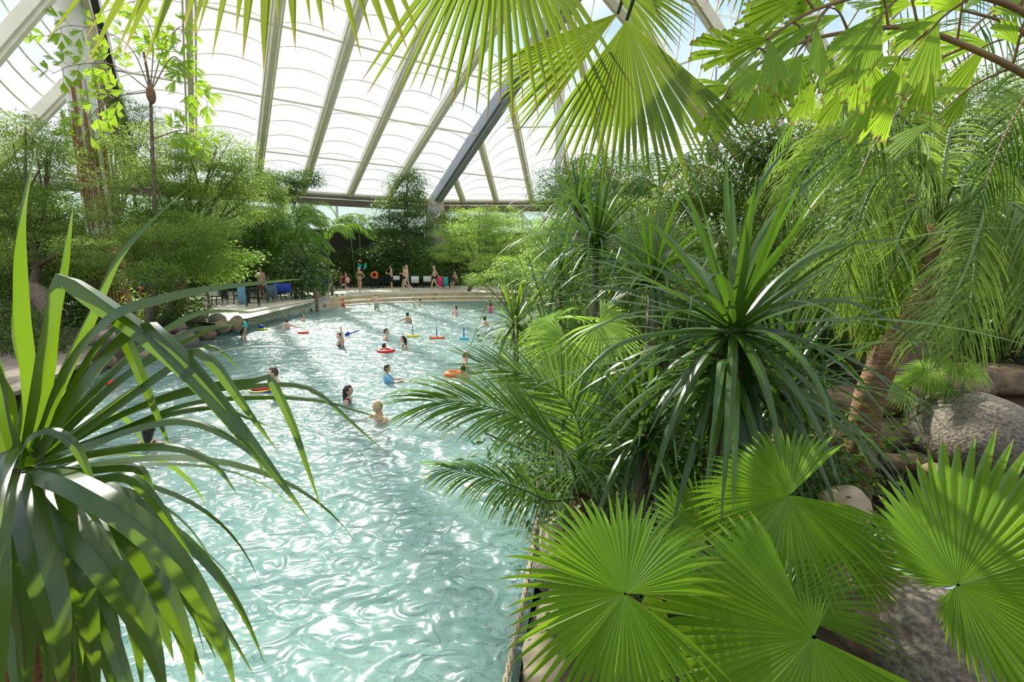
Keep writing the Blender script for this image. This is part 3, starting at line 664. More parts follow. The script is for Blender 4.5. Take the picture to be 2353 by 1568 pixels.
def bark_tree(name, label, base, blobs, n, L, leaf, rs, trunk_r=.12, bark='bark', group=None, wr=.42, cat='tree', flat=.35, drop=.35, stems=1, clump=45):
    base = np.array(base, float); base[2] = float(ground_h(base[0], base[1])) - .05
    t = thing(name, label, cat, base, group)
    crown_leaves(MB(), blobs, 0, L, rs)
    m = MB(); crown_leaves(m, blobs, n, L, rs, wr, clump, flat, drop); m.build('foliage', M[leaf], t)
    m = MB(); ctr = np.mean([b[0] for b in blobs], axis=0); topz = max(b[0][2] for b in blobs)
    for s_ in range(stems):
        o = rs.normal(0, .25 * (stems > 1), 3) * A(1, 1, 0)
        fork = base + (ctr - base) * .55 + o * 2; fork[2] = base[2] + (ctr[2] - base[2]) * .5
        P = spline([base + o, (base + fork) / 2 + rs.normal(0, .1, 3), fork], 10); m.tube(P, np.linspace(trunk_r, trunk_r * .7, 10), 8)
        for c, r in blobs:
            e = c + A(0, 0, r[2] * .25); mid = (fork + e) / 2 + rs.normal(0, .12, 3) + A(0, 0, .1)
            m.tube(spline([fork, mid, e], 8), np.linspace(trunk_r * .55, trunk_r * .12, 8), 6, cap=False)
            for q in range(3):
                x = e + rs.normal(0, .45, 3) * np.asarray(r); m.tube(spline([mid, (mid + x) / 2 + rs.normal(0, .05, 3), x], 6), np.linspace(trunk_r * .22, trunk_r * .05, 6), 5, cap=False)
    m.build('trunk', M[bark], t); return t
def B(u, v, d, ru, rv, rd=None):
    """ellipsoid of foliage, its size given by how wide it looks from the path"""
    k = d / F_PX; return (W(u, v, d), A(ru * k, (rd or (ru + rv) / 2) * k, rv * k))
def gbase(u, d):
    p = W(u, 700, d); return A(p[0], p[1], float(ground_h(p[0], p[1])))
def blade(pts, w, n=16, up=None, fold=.18, twist=0, prof=None):
    P = spline(pts, n); t = np.linspace(0, 1, n); T = nrm(np.gradient(P, axis=0))
    upv = A(0, 0, 1) if up is None else nrm(up)
    sd = np.cross(T, upv)
    if np.linalg.norm(sd[0]) < .2: sd = np.cross(T, A(.3, 1, 0))
    sd = nrm(sd)
    for i in range(1, n):
        if sd[i] @ sd[i - 1] < 0: sd[i] = -sd[i]
        sd[i] = nrm(sd[i] * .6 + sd[i - 1] * .4)
    if twist:
        u2 = np.cross(sd, T); a = twist * t; sd = np.cos(a)[:, None] * sd + np.sin(a)[:, None] * u2
    pr = np.clip(.75 + t * 1.2, 0, 1) * (1 - np.clip((t - .45) / .55, 0, 1) ** 1.5) if prof is None else prof(t)
    ww = w * np.maximum(pr, .015)
    return P, sd, ww, -ww * fold
def rosette(parent, c, axis, n, L, w, mat, rs, droop=(.6, 1.8), tilt=(5, 110), k=12, per_part=True, name='leaf_blade', fold=.16, az=None, stub=.05, kink=.25):
    """long sword leaves in a spiral around a crown"""
    axis = nrm(axis); e1 = nrm(np.cross(axis, A(.2, 1, 0))); e2 = np.cross(axis, e1); M_ = MB(); out = []
    for i in range(n):
        f = i / max(n - 1, 1); ti = math.radians(tilt[0] + (tilt[1] - tilt[0]) * f ** .8 + rs.normal(0, 6)); ph = i * 2.39996 + rs.normal(0, .12) if az is None else rs.uniform(*az)
        d = math.cos(ti) * axis + math.sin(ti) * (math.cos(ph) * e1 + math.sin(ph) * e2)
        Li = L * rs.uniform(.8, 1.1) * (.75 + .25 * math.sin(math.pi * min(1, f * 1.3)))
        P, sd = arcs((c + d * stub)[None], d[None], [Li], np.array([rs.uniform(*droop) * (.35 + f * .8)]), k)
        if rs.rand() < kink:
            j = rs.randint(k // 2, k - 2); q = P[0, j:] - P[0, j]; ln = np.linalg.norm(q, axis=1); h = nrm(A(q[-1, 0], q[-1, 1], 0)); P[0, j:] = P[0, j] + ln[:, None] * (h * .45 - Z3 * .9)
        tt = np.linspace(0, 1, k); ww = w * rs.uniform(.8, 1.1) * np.clip(.7 + tt * 1.5, 0, 1) * (1 - np.clip((tt - .4) / .6, 0, 1) ** 1.4) + .001
        mm = MB() if per_part else M_
        mm.ribbon(P, sd, ww[None], (-ww * fold)[None], [rs.rand()])
        if per_part: mm.build(name, mat, parent)
    if not per_part: M_.build(name, mat, parent)

# ---------------------------------------------------------------- near plants
# --- the screw pine at the left edge
D0 = 1.30; cL = W(35, 1075, D0 + .1)
t = thing('screw_pine', 'screw pine filling the lower left corner with long arching ribbed blades', 'plant', (cL[0], cL[1], float(ground_h(cL[0], cL[1]))))
MB().tube(spline([[cL[0] - .1, cL[1] + .1, .1], [cL[0] - .08, cL[1] + .08, 1.2], cL + A(0, 0, .02)], 12), np.linspace(.075, .05, 12), 10).build('trunk', M['redbark'], t)
m = MB(); rs = RS(9)
for i in range(5): m.tube([W(20 + i * 22, 1300, D0 + .1), W(-30 + i * 35, 1640, D0 + .12)], .012, 6)
m.build('prop_roots', M['root'], t)
hero = [  # (points u, v, depth), width in metres, fold
 ([(30,1040,1.35),(48,900,1.3),(30,720,1.25),(38,520,1.2),(86,325,1.15)], .062),
 ([(60,1040,1.4),(95,900,1.38),(112,740,1.36),(140,620,1.36),(168,475,1.36)], .046),
 ([(45,1040,1.3),(75,860,1.24),(105,700,1.2),(118,640,1.2),(150,632,1.2),(250,700,1.22),(380,800,1.25),(520,950,1.28),(650,1120,1.3)], .062),
 ([(60,1050,1.4),(130,880,1.45),(200,730,1.5),(260,600,1.5),(330,520,1.5),(436,428,1.5)], .046),
 ([(70,1040,1.3),(140,850,1.25),(250,720,1.2),(360,680,1.2),(490,655,1.25),(700,640,1.3)], .056),
 ([(80,1050,1.3),(180,880,1.25),(260,780,1.25),(330,740,1.25),(370,770,1.25),(470,880,1.27),(580,1020,1.3),(712,1195,1.3)], .06),
 ([(80,1045,1.45),(220,880,1.5),(350,770,1.5),(460,715,1.55),(590,716,1.6)], .05),
 ([(80,1050,1.4),(220,910,1.45),(350,810,1.45),(440,755,1.5),(550,745,1.5)], .045),
 ([(90,1055,1.3),(260,930,1.3),(400,830,1.3),(450,800,1.3),(490,830,1.3),(560,930,1.32),(640,1040,1.35)], .042),
 ([(90,1060,1.35),(250,960,1.35),(430,890,1.4),(600,868,1.42),(622,868,1.42),(670,970,1.42),(705,1070,1.4),(742,1180,1.4)], .034),
 ([(90,1065,1.45),(260,990,1.5),(430,925,1.5),(600,910,1.5),(740,920,1.55),(840,950,1.55),(908,968,1.55)], .026),
 ([(90,1060,1.5),(250,960,1.5),(430,900,1.5),(560,885,1.5),(665,880,1.55),(730,900,1.55),(800,962,1.55),(896,1048,1.55)], .030),
 ([(80,1060,1.3),(190,1020,1.25),(330,975,1.25),(430,965,1.25),(520,1000,1.25),(590,1055,1.27),(612,1110,1.27)], .03),
 ([(80,1070,1.3),(200,1040,1.3),(330,1022,1.3),(430,1032,1.3),(500,1075,1.3),(546,1138,1.3)], .032),
 ([(70,1050,1.3),(150,900,1.3),(210,800,1.3),(262,750,1.3),(280,760,1.3),(330,880,1.3),(400,1050,1.35)], .034),
 ([(60,1080,1.2),(130,1090,1.1),(230,1140,1.05),(330,1210,1.05),(420,1310,1.05),(500,1450,1.05),(545,1600,1.05)], .062),
 ([(60,1090,1.25),(170,1130,1.2),(290,1220,1.15),(360,1330,1.15),(420,1460,1.15),(450,1620,1.15)], .06),
 ([(60,1090,1.2),(140,1180,1.1),(230,1280,1.05),(310,1400,1.05),(350,1500,1.05),(390,1640,1.05)], .07),
 ([(40,1090,1.15),(60,1180,1.05),(90,1300,1.0),(120,1420,.98),(150,1640,.98)], .066),
 ([(60,1090,1.3),(150,1110,1.3),(270,1090,1.3),(320,1110,1.3),(380,1185,1.3),(446,1288,1.3)], .034),
 ([(70,1080,1.4),(200,1075,1.4),(290,1068,1.4),(325,1085,1.4),(345,1150,1.4),(356,1240,1.4)], .036),
 ([(50,1090,1.3),(120,1210,1.3),(200,1330,1.3),(250,1450,1.3),(280,1640,1.3)], .055),
 ([(30,1090,1.2),(20,1200,1.1),(30,1330,1.08),(50,1450,1.08),(60,1640,1.08)], .06),
 ([(50,1090,1.35),(130,1260,1.4),(170,1400,1.4),(180,1620,1.4)], .05),
 ([(40,1080,1.2),(60,1010,1.15),(110,985,1.15),(160,1010,1.15),(200,1080,1.15),(225,1160,1.15)], .026),
 ([(30,1080,1.3),(-10,950,1.3),(-40,800,1.3),(-120,700,1.3)], .05),
 ([(40,1060,1.3),(20,980,1.25),(5,900,1.2),(-20,800,1.15)], .05),
 ([(50,1080,1.35),(160,1090,1.3),(300,1150,1.3),(380,1250,1.3),(430,1370,1.3),(520,1530,1.3)], .05),
 ([(60,1085,1.4),(200,1140,1.4),(300,1240,1.4),(330,1350,1.4),(400,1520,1.4)], .045),
 ([(50,1085,1.3),(90,1160,1.2),(150,1270,1.15),(190,1390,1.15),(230,1640,1.15)], .06),
 ([(85,1040,1.5),(230,900,1.55),(350,820,1.55),(470,760,1.6),(570,735,1.6)], .035),
 ([(85,1045,1.55),(250,930,1.6),(370,850,1.6),(450,800,1.6),(500,800,1.6),(560,860,1.6)], .04),
 ([(80,1040,1.4),(190,920,1.45),(280,830,1.45),(340,790,1.45),(400,790,1.45),(430,850,1.45),(440,895,1.45)], .035),
 ([(85,1055,1.5),(230,1000,1.5),(380,950,1.5),(500,935,1.5),(570,960,1.5),(630,985,1.5)], .03),
 ([(60,1090,1.3),(150,1150,1.25),(250,1230,1.25),(330,1300,1.25),(400,1400,1.27),(470,1560,1.3)], .048),
 ([(50,1095,1.25),(100,1230,1.2),(170,1370,1.2),(230,1480,1.2),(270,1640,1.2)], .055),
 ([(60,1095,1.35),(170,1190,1.35),(250,1300,1.35),(300,1420,1.35),(330,1600,1.35)], .05),
 ([(40,1100,1.2),(60,1250,1.15),(100,1400,1.12),(110,1640,1.1)], .06),
 ([(60,1080,1.45),(220,1180,1.45),(320,1290,1.45),(370,1400,1.45),(400,1520,1.45)], .04),
 ([(60,1080,1.35),(180,1110,1.35),(300,1160,1.35),(400,1260,1.35),(470,1390,1.37),(500,1480,1.4)], .035),
 ([(50,1085,1.5),(140,1220,1.55),(200,1350,1.55),(215,1500,1.55),(210,1640,1.55)], .055),
 ([(20,1090,1.1),(-20,1180,1.0),(-30,1320,.95),(0,1640,.95)], .06),
]
rs = RS(4)
for pts, w in hero:
    P, sd, ww, fo = blade([W(*q) for q in pts], w, 26, up=A(.1, -.45, 1), fold=.3, prof=lambda t: np.clip(.8 + t, 0, 1) * (1 - np.clip((t - .5) / .5, 0, 1) ** 1.6))
    MB().ribbon(P[None], sd[None], ww[None], fo[None], [rs.rand()]).build('leaf_blade', M['pandan'], t)
rosette(t, cL + A(0, .05, -.05), A(0, .1, 1), 52, 1.05, .05, M['pandan'], RS(11), droop=(1.0, 2.8), tilt=(50, 140), per_part=True, k=14)

# --- tall fan palm behind the viewer, its leaves hang into the top of the view
cF = np.array([.75, .25, 4.95]); t = thing('fan_palm', 'tall fan palm whose big leaves hang from above into the top of the view', 'palm', (.9, -.3, .9))
MB().tube(spline([[.9, -.3, .9], [.95, -.25, 3], cF], 12), .12, 10).build('trunk', M['bark'], t)
def hang_fan(parent, hub, n, a, R, seed, mat='fantop', stem='darkstem', crown=None, **k):
    m = MB(); fan_leaf(m, hub, n, a, R, rs=RS(seed), **k); o = m.build('frond', M[mat], parent)
    c0 = crown if crown is not None else cF
    MB().tube(spline([c0, (c0 + hub) / 2 + A(0, 0, .12), hub], 10), np.linspace(.016, .009, 10), 6).build('petiole', M[stem], parent=o)
def fixpar(o, t): pass
hang_fan(t, W(1150, -237, 2.2), A(.0, -.9, .45), W(1140, 500, 2.2) - W(1150, -237, 2.2), 1.24, 1, nseg=24, spread=.98, fused=.60, cup=.0, droop=.10, tipw=1.0, asym=.0)
hang_fan(t, W(1440, 45, 2.0), A(.1, -.9, .35), W(1475, 400, 2.0) - W(1440, 45, 2.0), .78, 2, nseg=30, spread=1.40, fused=.66, cup=.0, droop=.16, asym=.0)
hang_fan(t, W(1420, 30, 2.4), A(-.3, -.9, .2), W(1130, 190, 2.4) - W(1420, 30, 2.4), .80, 3, nseg=18, spread=.75, fused=.6, cup=.02, droop=.1)
hang_fan(t, W(650, -600, 2.0), A(.0, -.9, .45), W(695, 200, 2.0) - W(650, -600, 2.0), 1.72, 4, nseg=24, spread=.70, fused=.80, cup=.0, droop=.03, tipw=.9, asym=.0, mat='fantop2')
hang_fan(t, W(1760, -170, 2.3), A(.0, -.9, .3), W(1720, 200, 2.3) - W(1760, -170, 2.3), .52, 5, nseg=20, spread=1.3, fused=.6, cup=.0, droop=.1)
hang_fan(t, W(1400, -60, 2.1), A(.2, -.9, .3), W(1700, 180, 2.1) - W(1400, -60, 2.1), .46, 6, nseg=16, spread=1.0, fused=.6, cup=.0, droop=.1)

# --- fishtail palm reaching in at the top right
cT = W(2520, 300, 2.3); t = thing('fishtail_palm', 'fishtail palm with ragged yellow-green wedge leaflets reaching in from the upper right', 'palm', (cT[0] + .3, cT[1], float(ground_h(cT[0] + .3, cT[1]))))
MB().tube(spline([[cT[0] + .3, cT[1], .3], [cT[0] + .15, cT[1], 2.2], cT], 10), .06, 10).build('trunk', M['palebark'], t)
def wedge(m, o, d, n, L, rs, spread=.75, nseg=9):
    d = nrm(d); n = nrm(n - d * np.dot(n, d)); b = np.cross(n, d); k = 6; tt = np.linspace(.02, 1, k)
    th = (np.arange(nseg) + .5) / nseg * spread - spread / 2; Li = L * rs.uniform(.62, 1.0, nseg) * (1 - .35 * np.abs(th) / spread)
    dd = np.cos(th)[:, None] * d + np.sin(th)[:, None] * b
    P = o + dd[:, None] * (Li[:, None] * tt)[..., None] - Z3 * (tt ** 2 * L * .12)[None, :, None]
    sd = np.repeat((-np.sin(th)[:, None] * d + np.cos(th)[:, None] * b)[:, None], k, 1)
    w = 2 * Li[:, None] * tt * math.tan(spread / nseg / 2) * 1.4; w[:, -1] *= rs.uniform(.3, .9, nseg)
    m.ribbon(P, sd, w, np.where(np.arange(nseg) % 2 == 0, .06, -.06)[:, None] * w, np.clip(rs.normal(.5, .2) + rs.normal(0, .05, nseg), 0, 1))
def fishfrond(pts, seed, subs, L, parent, mat='fish', stem='brownstem', sr=.016):
    rs = RS(seed); R_ = spline(pts, 40); m = MB(); st = MB(); st.tube(R_, np.linspace(sr, sr * .3, 40), 7)
    T = nrm(np.gradient(R_, axis=0))
    for f, sg, ln, ang in subs:
        i = int(f * 39); o = R_[i]; vw = nrm(CAM - o); s = nrm(np.cross(T[i], vw)) * sg
        d = nrm(T[i] * math.cos(ang) + s * math.sin(ang)); q = spline([o, o + d * ln * .5 + A(0, 0, .02), o + d * ln - A(0, 0, ln * .12)], 12); st.tube(q, np.linspace(sr * .4, sr * .12, 12), 5, cap=False)
        nl = max(2, int(ln / (L * .42)))
        for j in range(nl):
            x = (j + 1) / nl; p = q[min(11, int(x * 11))]
            for s2 in ((-1, 1) if j < nl - 1 else (0,)):
                dd = nrm(d + s2 * nrm(np.cross(d, vw)) * .8 + rs.normal(0, .18, 3) - Z3 * .15)
                wedge(m, p, dd, nrm(vw + rs.normal(0, .35, 3) + Z3 * .4), L * rs.uniform(.75, 1.15), rs, rs.uniform(.7, 1.1), 13)
    o = m.build('frond', M[mat], parent); st.build('rachis', M[stem], o); return o
t_f = t
fishfrond([W(2480, 260, 2.0), W(2353, 170, 2.0), W(2230, 110, 2.0), W(2100, 65, 2.0), W(1980, 70, 2.0), W(1850, 95, 2.0), W(1740, 150, 2.0), W(1672, 225, 2.0)], 5,
   [(.22, 1, .30, .9), (.22, -1, .28, 1.2), (.34, -1, .24, 1.1), (.36, 1, .26, .9), (.46, -1, .22, 1.3), (.48, 1, .24, .7), (.56, 1, .20, 1.0), (.57, -1, .2, 1.2), (.66, -1, .18, .9), (.66, 1, .17, .8), (.76, 1, .15, .8), (.76, -1, .15, .8), (.86, -1, .12, .7), (.87, 1, .12, .7), (.97, 1, .10, .2)], .23, t)
fishfrond([W(2500, 200, 1.8), W(2400, 60, 1.8), W(2250, -10, 1.8), W(2050, -20, 1.8), W(1880, 20, 1.8), W(1760, 90, 1.8)], 6,
   [(.3, 1, .26, .9), (.42, -1, .24, 1.1), (.5, 1, .24, .9), (.6, -1, .2, 1.), (.7, 1, .2, .8), (.8, -1, .16, .8), (.86, 1, .14, .8), (.96, -1, .12, .3)], .24, t)
fishfrond([W(2500, 280, 2.2), W(2420, 140, 2.2), W(2330, 60, 2.2), W(2200, 20, 2.2)], 7, [(.4, 1, .3, 1.1), (.6, -1, .26, 1.), (.8, 1, .22, .8), (.95, -1, .16, .3)], .26, t)

# --- feather fronds hanging at the top right
t = thing('feather_palm', 'dark feather palm with long hanging fronds behind the yellow-green fishtail leaves', 'palm', gbase(2600, 3.6))
bb = gbase(2600, 3.6); cH = W(2560, -150, 3.6); MB().tube(spline([bb, (bb + cH) / 2, cH], 8), .09, 10).build('trunk', M['palebark'], t)
for i, (pts, L, wv) in enumerate([([(2560, -150, 3.6), (2400, -60, 3.3), (2240, 60, 3.1), (2120, 190, 3.0), (2010, 330, 3.0), (1960, 440, 3.0)], .62, .022),
        ([(2560, -150, 3.6), (2350, -120, 3.2), (2130, -20, 3.0), (1990, 110, 3.0), (1930, 250, 3.0)], .5, .02),
        ([(2560, -150, 3.6), (2480, 0, 3.4), (2380, 180, 3.2), (2300, 330, 3.2), (2250, 470, 3.2)], .6, .024),
        ([(2560, -150, 3.8), (2500, 50, 3.8), (2440, 300, 3.8), (2400, 520, 3.8)], .6, .024)]):
    m = MB(); st = MB(); pinnate(m, [W(*q) for q in pts], A(.15, -.75, .4), L, 54, wv, (75, 35), 1.1, .1, RS(20 + i), stem=st, stemr=.015)
    o = m.build('frond', M['palmdark'], t); st.build('rachis', M['brownstem'], o)

# --- coconut style palm on the right
bC = Wz(2010, 960, .9); bC[2] = float(ground_h(bC[0], bC[1])); t = thing('coconut_palm', 'leaning palm with fibrous red-brown trunk and yellowish drooping fronds on the right bank', 'palm', bC)
bC = W(2000, 900, 5.2); gz = float(ground_h(bC[0], bC[1])); cC = W(2165, 520, 5.0)
t.location = Vector((bC[0], bC[1], gz))
MB().tube(spline([[bC[0], bC[1], gz - .1], bC, W(2075, 780, 5.1), W(2130, 680, 5.05), cC], 14), np.linspace(.19, .12, 14), 12).build('trunk', M['redbark'], t)
rs = RS(31)
cf = [([(2165, 520), (2150, 420), (2110, 350), (2040, 385), (1975, 470), (1925, 600), (1890, 700)], .85), ([(2165, 520), (2120, 420), (2060, 400), (2010, 420), (1960, 560), (1945, 740)], .75),
      ([(2165, 520), (2190, 430), (2260, 450), (2240, 560), (2190, 680), (2110, 800)], .85), ([(2165, 520), (2230, 380), (2320, 400), (2390, 520), (2420, 700)], .85),
      ([(2165, 520), (2080, 350), (1960, 310), (1860, 380), (1790, 500)], .7), ([(2165, 520), (2170, 380), (2200, 260), (2280, 200), (2360, 230)], .7),
      ([(2165, 520), (2250, 480), (2330, 470), (2400, 560), (2400, 760)], .8), ([(2165, 520), (2110, 560), (2050, 620), (2010, 720), (1990, 800)], .55),
      ([(2165, 520), (2120, 400), (2100, 300), (2000, 230), (1900, 250)], .7), ([(2165, 520), (2120, 470), (2070, 540), (2040, 680), (2030, 800)], .7), ([(2165, 520), (2200, 470), (2240, 540), (2230, 700), (2190, 820)], .7)]
for i, (p, L) in enumerate(cf):
    pts = [W(u, v, 5.0 - .25 * j * (1 if i % 2 == 0 else -.3)) for j, (u, v) in enumerate(p)]
    m = MB(); st = MB(); pinnate(m, pts, A(.1, -.55, .7), L, 66, .032, (66, 26), .95, .05, RS(40 + i), stem=st, stemr=.024)
    o = m.build('frond', M['coco'], t); st.build('rachis', M['stem'], o)

# --- the big screw pine right of the middle
cP_ = W(1685, 760, 3.3); g0 = float(ground_h(cP_[0], cP_[1])); t = thing('screw_pine', 'large dark screw pine right of the pool with a dense rosette of arching blades', 'plant', (cP_[0], cP_[1], g0))
MB().tube([[cP_[0], cP_[1], g0 - .1], cP_ + A(0, 0, -.1)], [.14, .10], 12).build('trunk', M['bark'], t)
for k_, pts in enumerate([[(1685, 760), (1690, 600), (1672, 470), (1668, 320)], [(1690, 760), (1710, 560), (1760, 400), (1850, 300)], [(1690, 760), (1640, 560), (1600, 430), (1560, 370)], [(1690, 760), (1740, 560), (1830, 440), (1960, 330)],
      [(1690, 760), (1790, 640), (1900, 570), (2050, 548), (2065, 560), (2120, 690)], [(1690, 760), (1800, 700), (1950, 690), (2080, 760), (2180, 860)], [(1690, 760), (1580, 650), (1450, 600), (1300, 610)], [(1690, 760), (1560, 690), (1400, 660), (1250, 690)],
      [(1690, 760), (1560, 760), (1420, 790), (1300, 900)], [(1690, 760), (1800, 760), (1950, 850), (2080, 1010)], [(1690, 760), (1780, 800), (1900, 900), (2010, 1090)], [(1690, 760), (1640, 860), (1620, 950), (1610, 1030)]]):
    dd = [W(u, v, 3.3 - .12 * j * (k_ % 3 - .6)) for j, (u, v) in enumerate(pts)]
    P, sd, ww, fo = blade(dd, .062, 20, up=A(0, -.4, 1), fold=.2); MB().ribbon(P[None], sd[None], ww[None], fo[None], [RS(k_).rand()]).build('leaf_blade', M['pandan2'], t)
rosette(t, cP_, A(0, -.05, 1), 84, 1.5, .06, M['pandan2'], RS(12), droop=(.5, 1.6), tilt=(8, 125), k=14, stub=.07)
rosette(t, cP_ - A(0, 0, .22), A(0, -.05, 1), 70, 1.35, .06, M['pandan2'], RS(13), droop=(.6, 1.7), tilt=(60, 140), k=14, stub=.07, per_part=False, name='lower_blades')

# --- lower screw pines at the pool edge
def small_pandan(u, v, d, n, L, w, label, seed, mat='pandan2', tilt=(5, 115), parts=False, name='screw_pine'):
    c = W(u, v, d); g0 = float(ground_h(c[0], c[1])); t = thing(name, label, 'plant', (c[0], c[1], g0))
    MB().tube([[c[0], c[1], min(g0, c[2] - .2) - .1], c + A(0, 0, .0)], [w * 1.6, w * 1.1], 8).build('trunk', M['bark'], t)
    rosette(t, c, A(0, 0, 1), n, L, w, M[mat], RS(seed), droop=(.6, 1.9), tilt=tilt, k=9, per_part=parts, name='leaf_blade' if parts else 'blades')
    return t
small_pandan(1185, 745, 8.5, 60, 1.35, .05, 'small bright screw pine leaning over the pool edge, nearest the far steps', 51, 'pandan')
small_pandan(1370, 560, 7.5, 110, 1.7, .05, 'tall mop-headed screw pine behind the reeds right of the pool', 52)
small_pandan(1500, 640, 6.0, 90, 1.5, .05, 'dark screw pine tucked behind the large rosette', 53)
small_pandan(1290, 640, 9.5, 80, 1.7, .05, 'screw pine with thin blades over the far right pool bank', 54)
small_pandan(1480, 1000, 3.8, 90, 1.15, .045, 'low dark screw pine under the large rosette beside the date palm fronds', 55)
small_pandan(1800, 900, 4.2, 80, 1.3, .05, 'shaded screw pine beside the stream below the large rosette', 56)
small_pandan(1330, 470, 11, 80, 1.9, .06, 'screw pine crown rising above the reeds toward the grey beam', 57)
small_pandan(1620, 1040, 3.9, 70, 1.0, .045, 'dark strap-leaved screw pine above the fan palm leaves', 58)

# --- reeds
c = gbase(1350, 9.0); t = thing('bamboo_clump', 'yellowish clump of reed bamboo between the screw pines', 'bamboo', c); rs = RS(61)
m = MB(); st = MB()
for i in range(26):
    b = c + A(*rs.normal(0, .5, 2), 0); top = b + A(*rs.normal(0, .5, 2), rs.uniform(1.7, 3.0)); q = spline([b, (b + top) / 2 + rs.normal(0, .1, 3), top], 12); st.tube(q, .012, 5, cap=False)
    n = 60; f = rs.uniform(.2, 1, n); P = q[(f * 11).astype(int)]; D = nrm(rs.normal(0, 1, (n, 3)) * A(1, 1, .4) + A(0, 0, .1)); m.leaves(P, D, nrm(Z3 + rs.normal(0, .4, (n, 3))), rs.uniform(.16, .3, n), .03, rs.rand(n))
m.build('foliage', M['bright'], t); st.build('canes', M['stem'], t)

# --- fan palms at the lower right
def fan_cluster(name, label, base, leaves, seed, mat='fan', group=None):
    t = thing(name, label, 'palm', base, group); base = np.array(base, float); rs = RS(seed)
    for i, (hub, n, a, R, spread, fused, cup, droop, nseg) in enumerate(leaves):
        m = MB(); fan_leaf(m, hub, n, a, R, nseg, spread, fused, cup, droop, 1.0, RS(seed + i), asym=.52 if seed == 77 else .12, sidefold=.22)
        o = m.build('frond', M[mat], t)
        st = MB().tube(spline([base + A(0, 0, .05), (base + hub) / 2 + A(0, 0, -.05) + rs.normal(0, .05, 3), hub - nrm(n) * .016], 12), np.linspace(.016, .009, 12), 6); st.build('petiole', M['stem'], o)
    MB().tube([base - Z3 * .1, base + Z3 * .12], [.09, .06], 10).build('trunk', M['redbark'], t)
    return t
H = [W(1437, 1365, 1.95), W(1870, 1465, 1.75), W(1815, 1138, 2.3), W(2200, 1345, 1.8)]
toc = [nrm(CAM - h) for h in H]
bf = Wz(1640, 1420, .45)
fan_cluster('fan_palm', 'leftmost round fan palm leaf over the pool rim, with its palm', bf, [
   (H[0], nrm(toc[0] + A(-.1, .1, .35)), W(1290, 1290, 1.95) - H[0], .56, 5.7, .58, .04, .30, 66)], 71)
fan_cluster('fan_palm', 'fan palm at the bottom edge with the broad bright leaf cut by the frame', Wz(1880, 1560, .42), [
   (H[1], nrm(toc[1] + A(-.05, .1, .3)), W(1690, 1640, 1.75) - H[1], .68, 4.1, .72, .05, .22, 46), (H[1] + A(0, 0, .005), nrm(toc[1] + A(-.05, .1, .3)), W(1850, 1350, 1.75) - H[1], .17, 1.1, .5, .05, .1, 11)], 73)
fan_cluster('fan_palm', 'fan palm with the highest round leaf on a long dark stalk beside the stream', Wz(1990, 1500, .35), [
   (H[2], nrm(toc[2] + A(-.15, .2, .4)), W(1650, 1110, 2.2) - H[2], .51, 5.3, .60, .03, .26, 62)], 75)
fan_cluster('fan_palm', 'rightmost fan palm whose huge sunlit leaf is cut by the right edge', Wz(2360, 1500, .35), [
   (H[3], nrm(toc[3] + A(-.25, .1, .15)), W(2420, 1300, 1.8) - H[3], .74, 5.8, .70, .03, .14, 66)], 77)
h5 = [W(1790, 1400, 2.25), W(1620, 1235, 2.7), W(1935, 1285, 2.6), W(1480, 1372, 2.2)]
fan_cluster('fan_palm', 'pale glossy fan palm leaf opened upward between the big round leaves', Wz(1800, 1480, .42), [(h5[0], nrm(nrm(CAM - h5[0]) + A(.3, .3, .2)), W(1850, 1200, 2.25) - h5[0], .56, 2.9, .6, .1, .08, 40)], 81)
fan_cluster('fan_palm', 'small fan palm leaf glinting between the leftmost and the highest leaf', Wz(1640, 1330, .42), [(h5[1], nrm(nrm(CAM - h5[1]) + A(-.3, .3, .3)), W(1560, 1120, 2.7) - h5[1], .48, 4.6, .6, .08, .15, 46)], 83)
fan_cluster('fan_palm', 'shaded fan palm leaf over the blue stream water', Wz(1960, 1380, .4), [(h5[2], nrm(nrm(CAM - h5[2]) + A(.2, .1, .3)), W(1960, 1200, 2.6) - h5[2], .34, 5.0, .66, .05, .2, 40)], 85)
fan_cluster('fan_palm', 'narrow young fan palm behind the leftmost round leaf', Wz(1560, 1500, .42), [(h5[3], nrm(A(.6, -.5, .3)), W(1560, 1480, 2.2) - h5[3], .34, 3.4, .5, .1, .5, 34)], 87)
# bright dwarf fan palms on the far side of the rosette
for i, (u, v, d, R, lb) in enumerate([(1330, 760, 5.4, .62, 'light green dwarf fan palm between the pool and the large rosette'), (1420, 850, 5.2, .5, 'dwarf fan palm low on the bank under the pale date palm frond'), (2180, 850, 5.6, .35, 'sunlit young fan palm above the big boulder'), (2120, 880, 5.8, .3, 'half-open fan palm leaf beside the sunlit young one')]):
    h = W(u, v, d); bs = A(h[0], h[1] + .1, float(ground_h(h[0], h[1] + .1))); lv = []
    for j in range(5):
        a = j * 1.25 + .4; hh = h + A(math.cos(a) * R * .5, math.sin(a) * R * .5, rs.uniform(-.1, .15)); lv.append((hh, nrm(A(math.cos(a) * .5, math.sin(a) * .5 - .4, .8)), A(math.cos(a), math.sin(a), .35), R * rs.uniform(.8, 1.1), 4.2, .5, .05, .3, 34))
    fan_cluster('dwarf_fan_palm', lb, bs, lv, 90 + i * 7, 'bright' if i != 1 else 'fan')

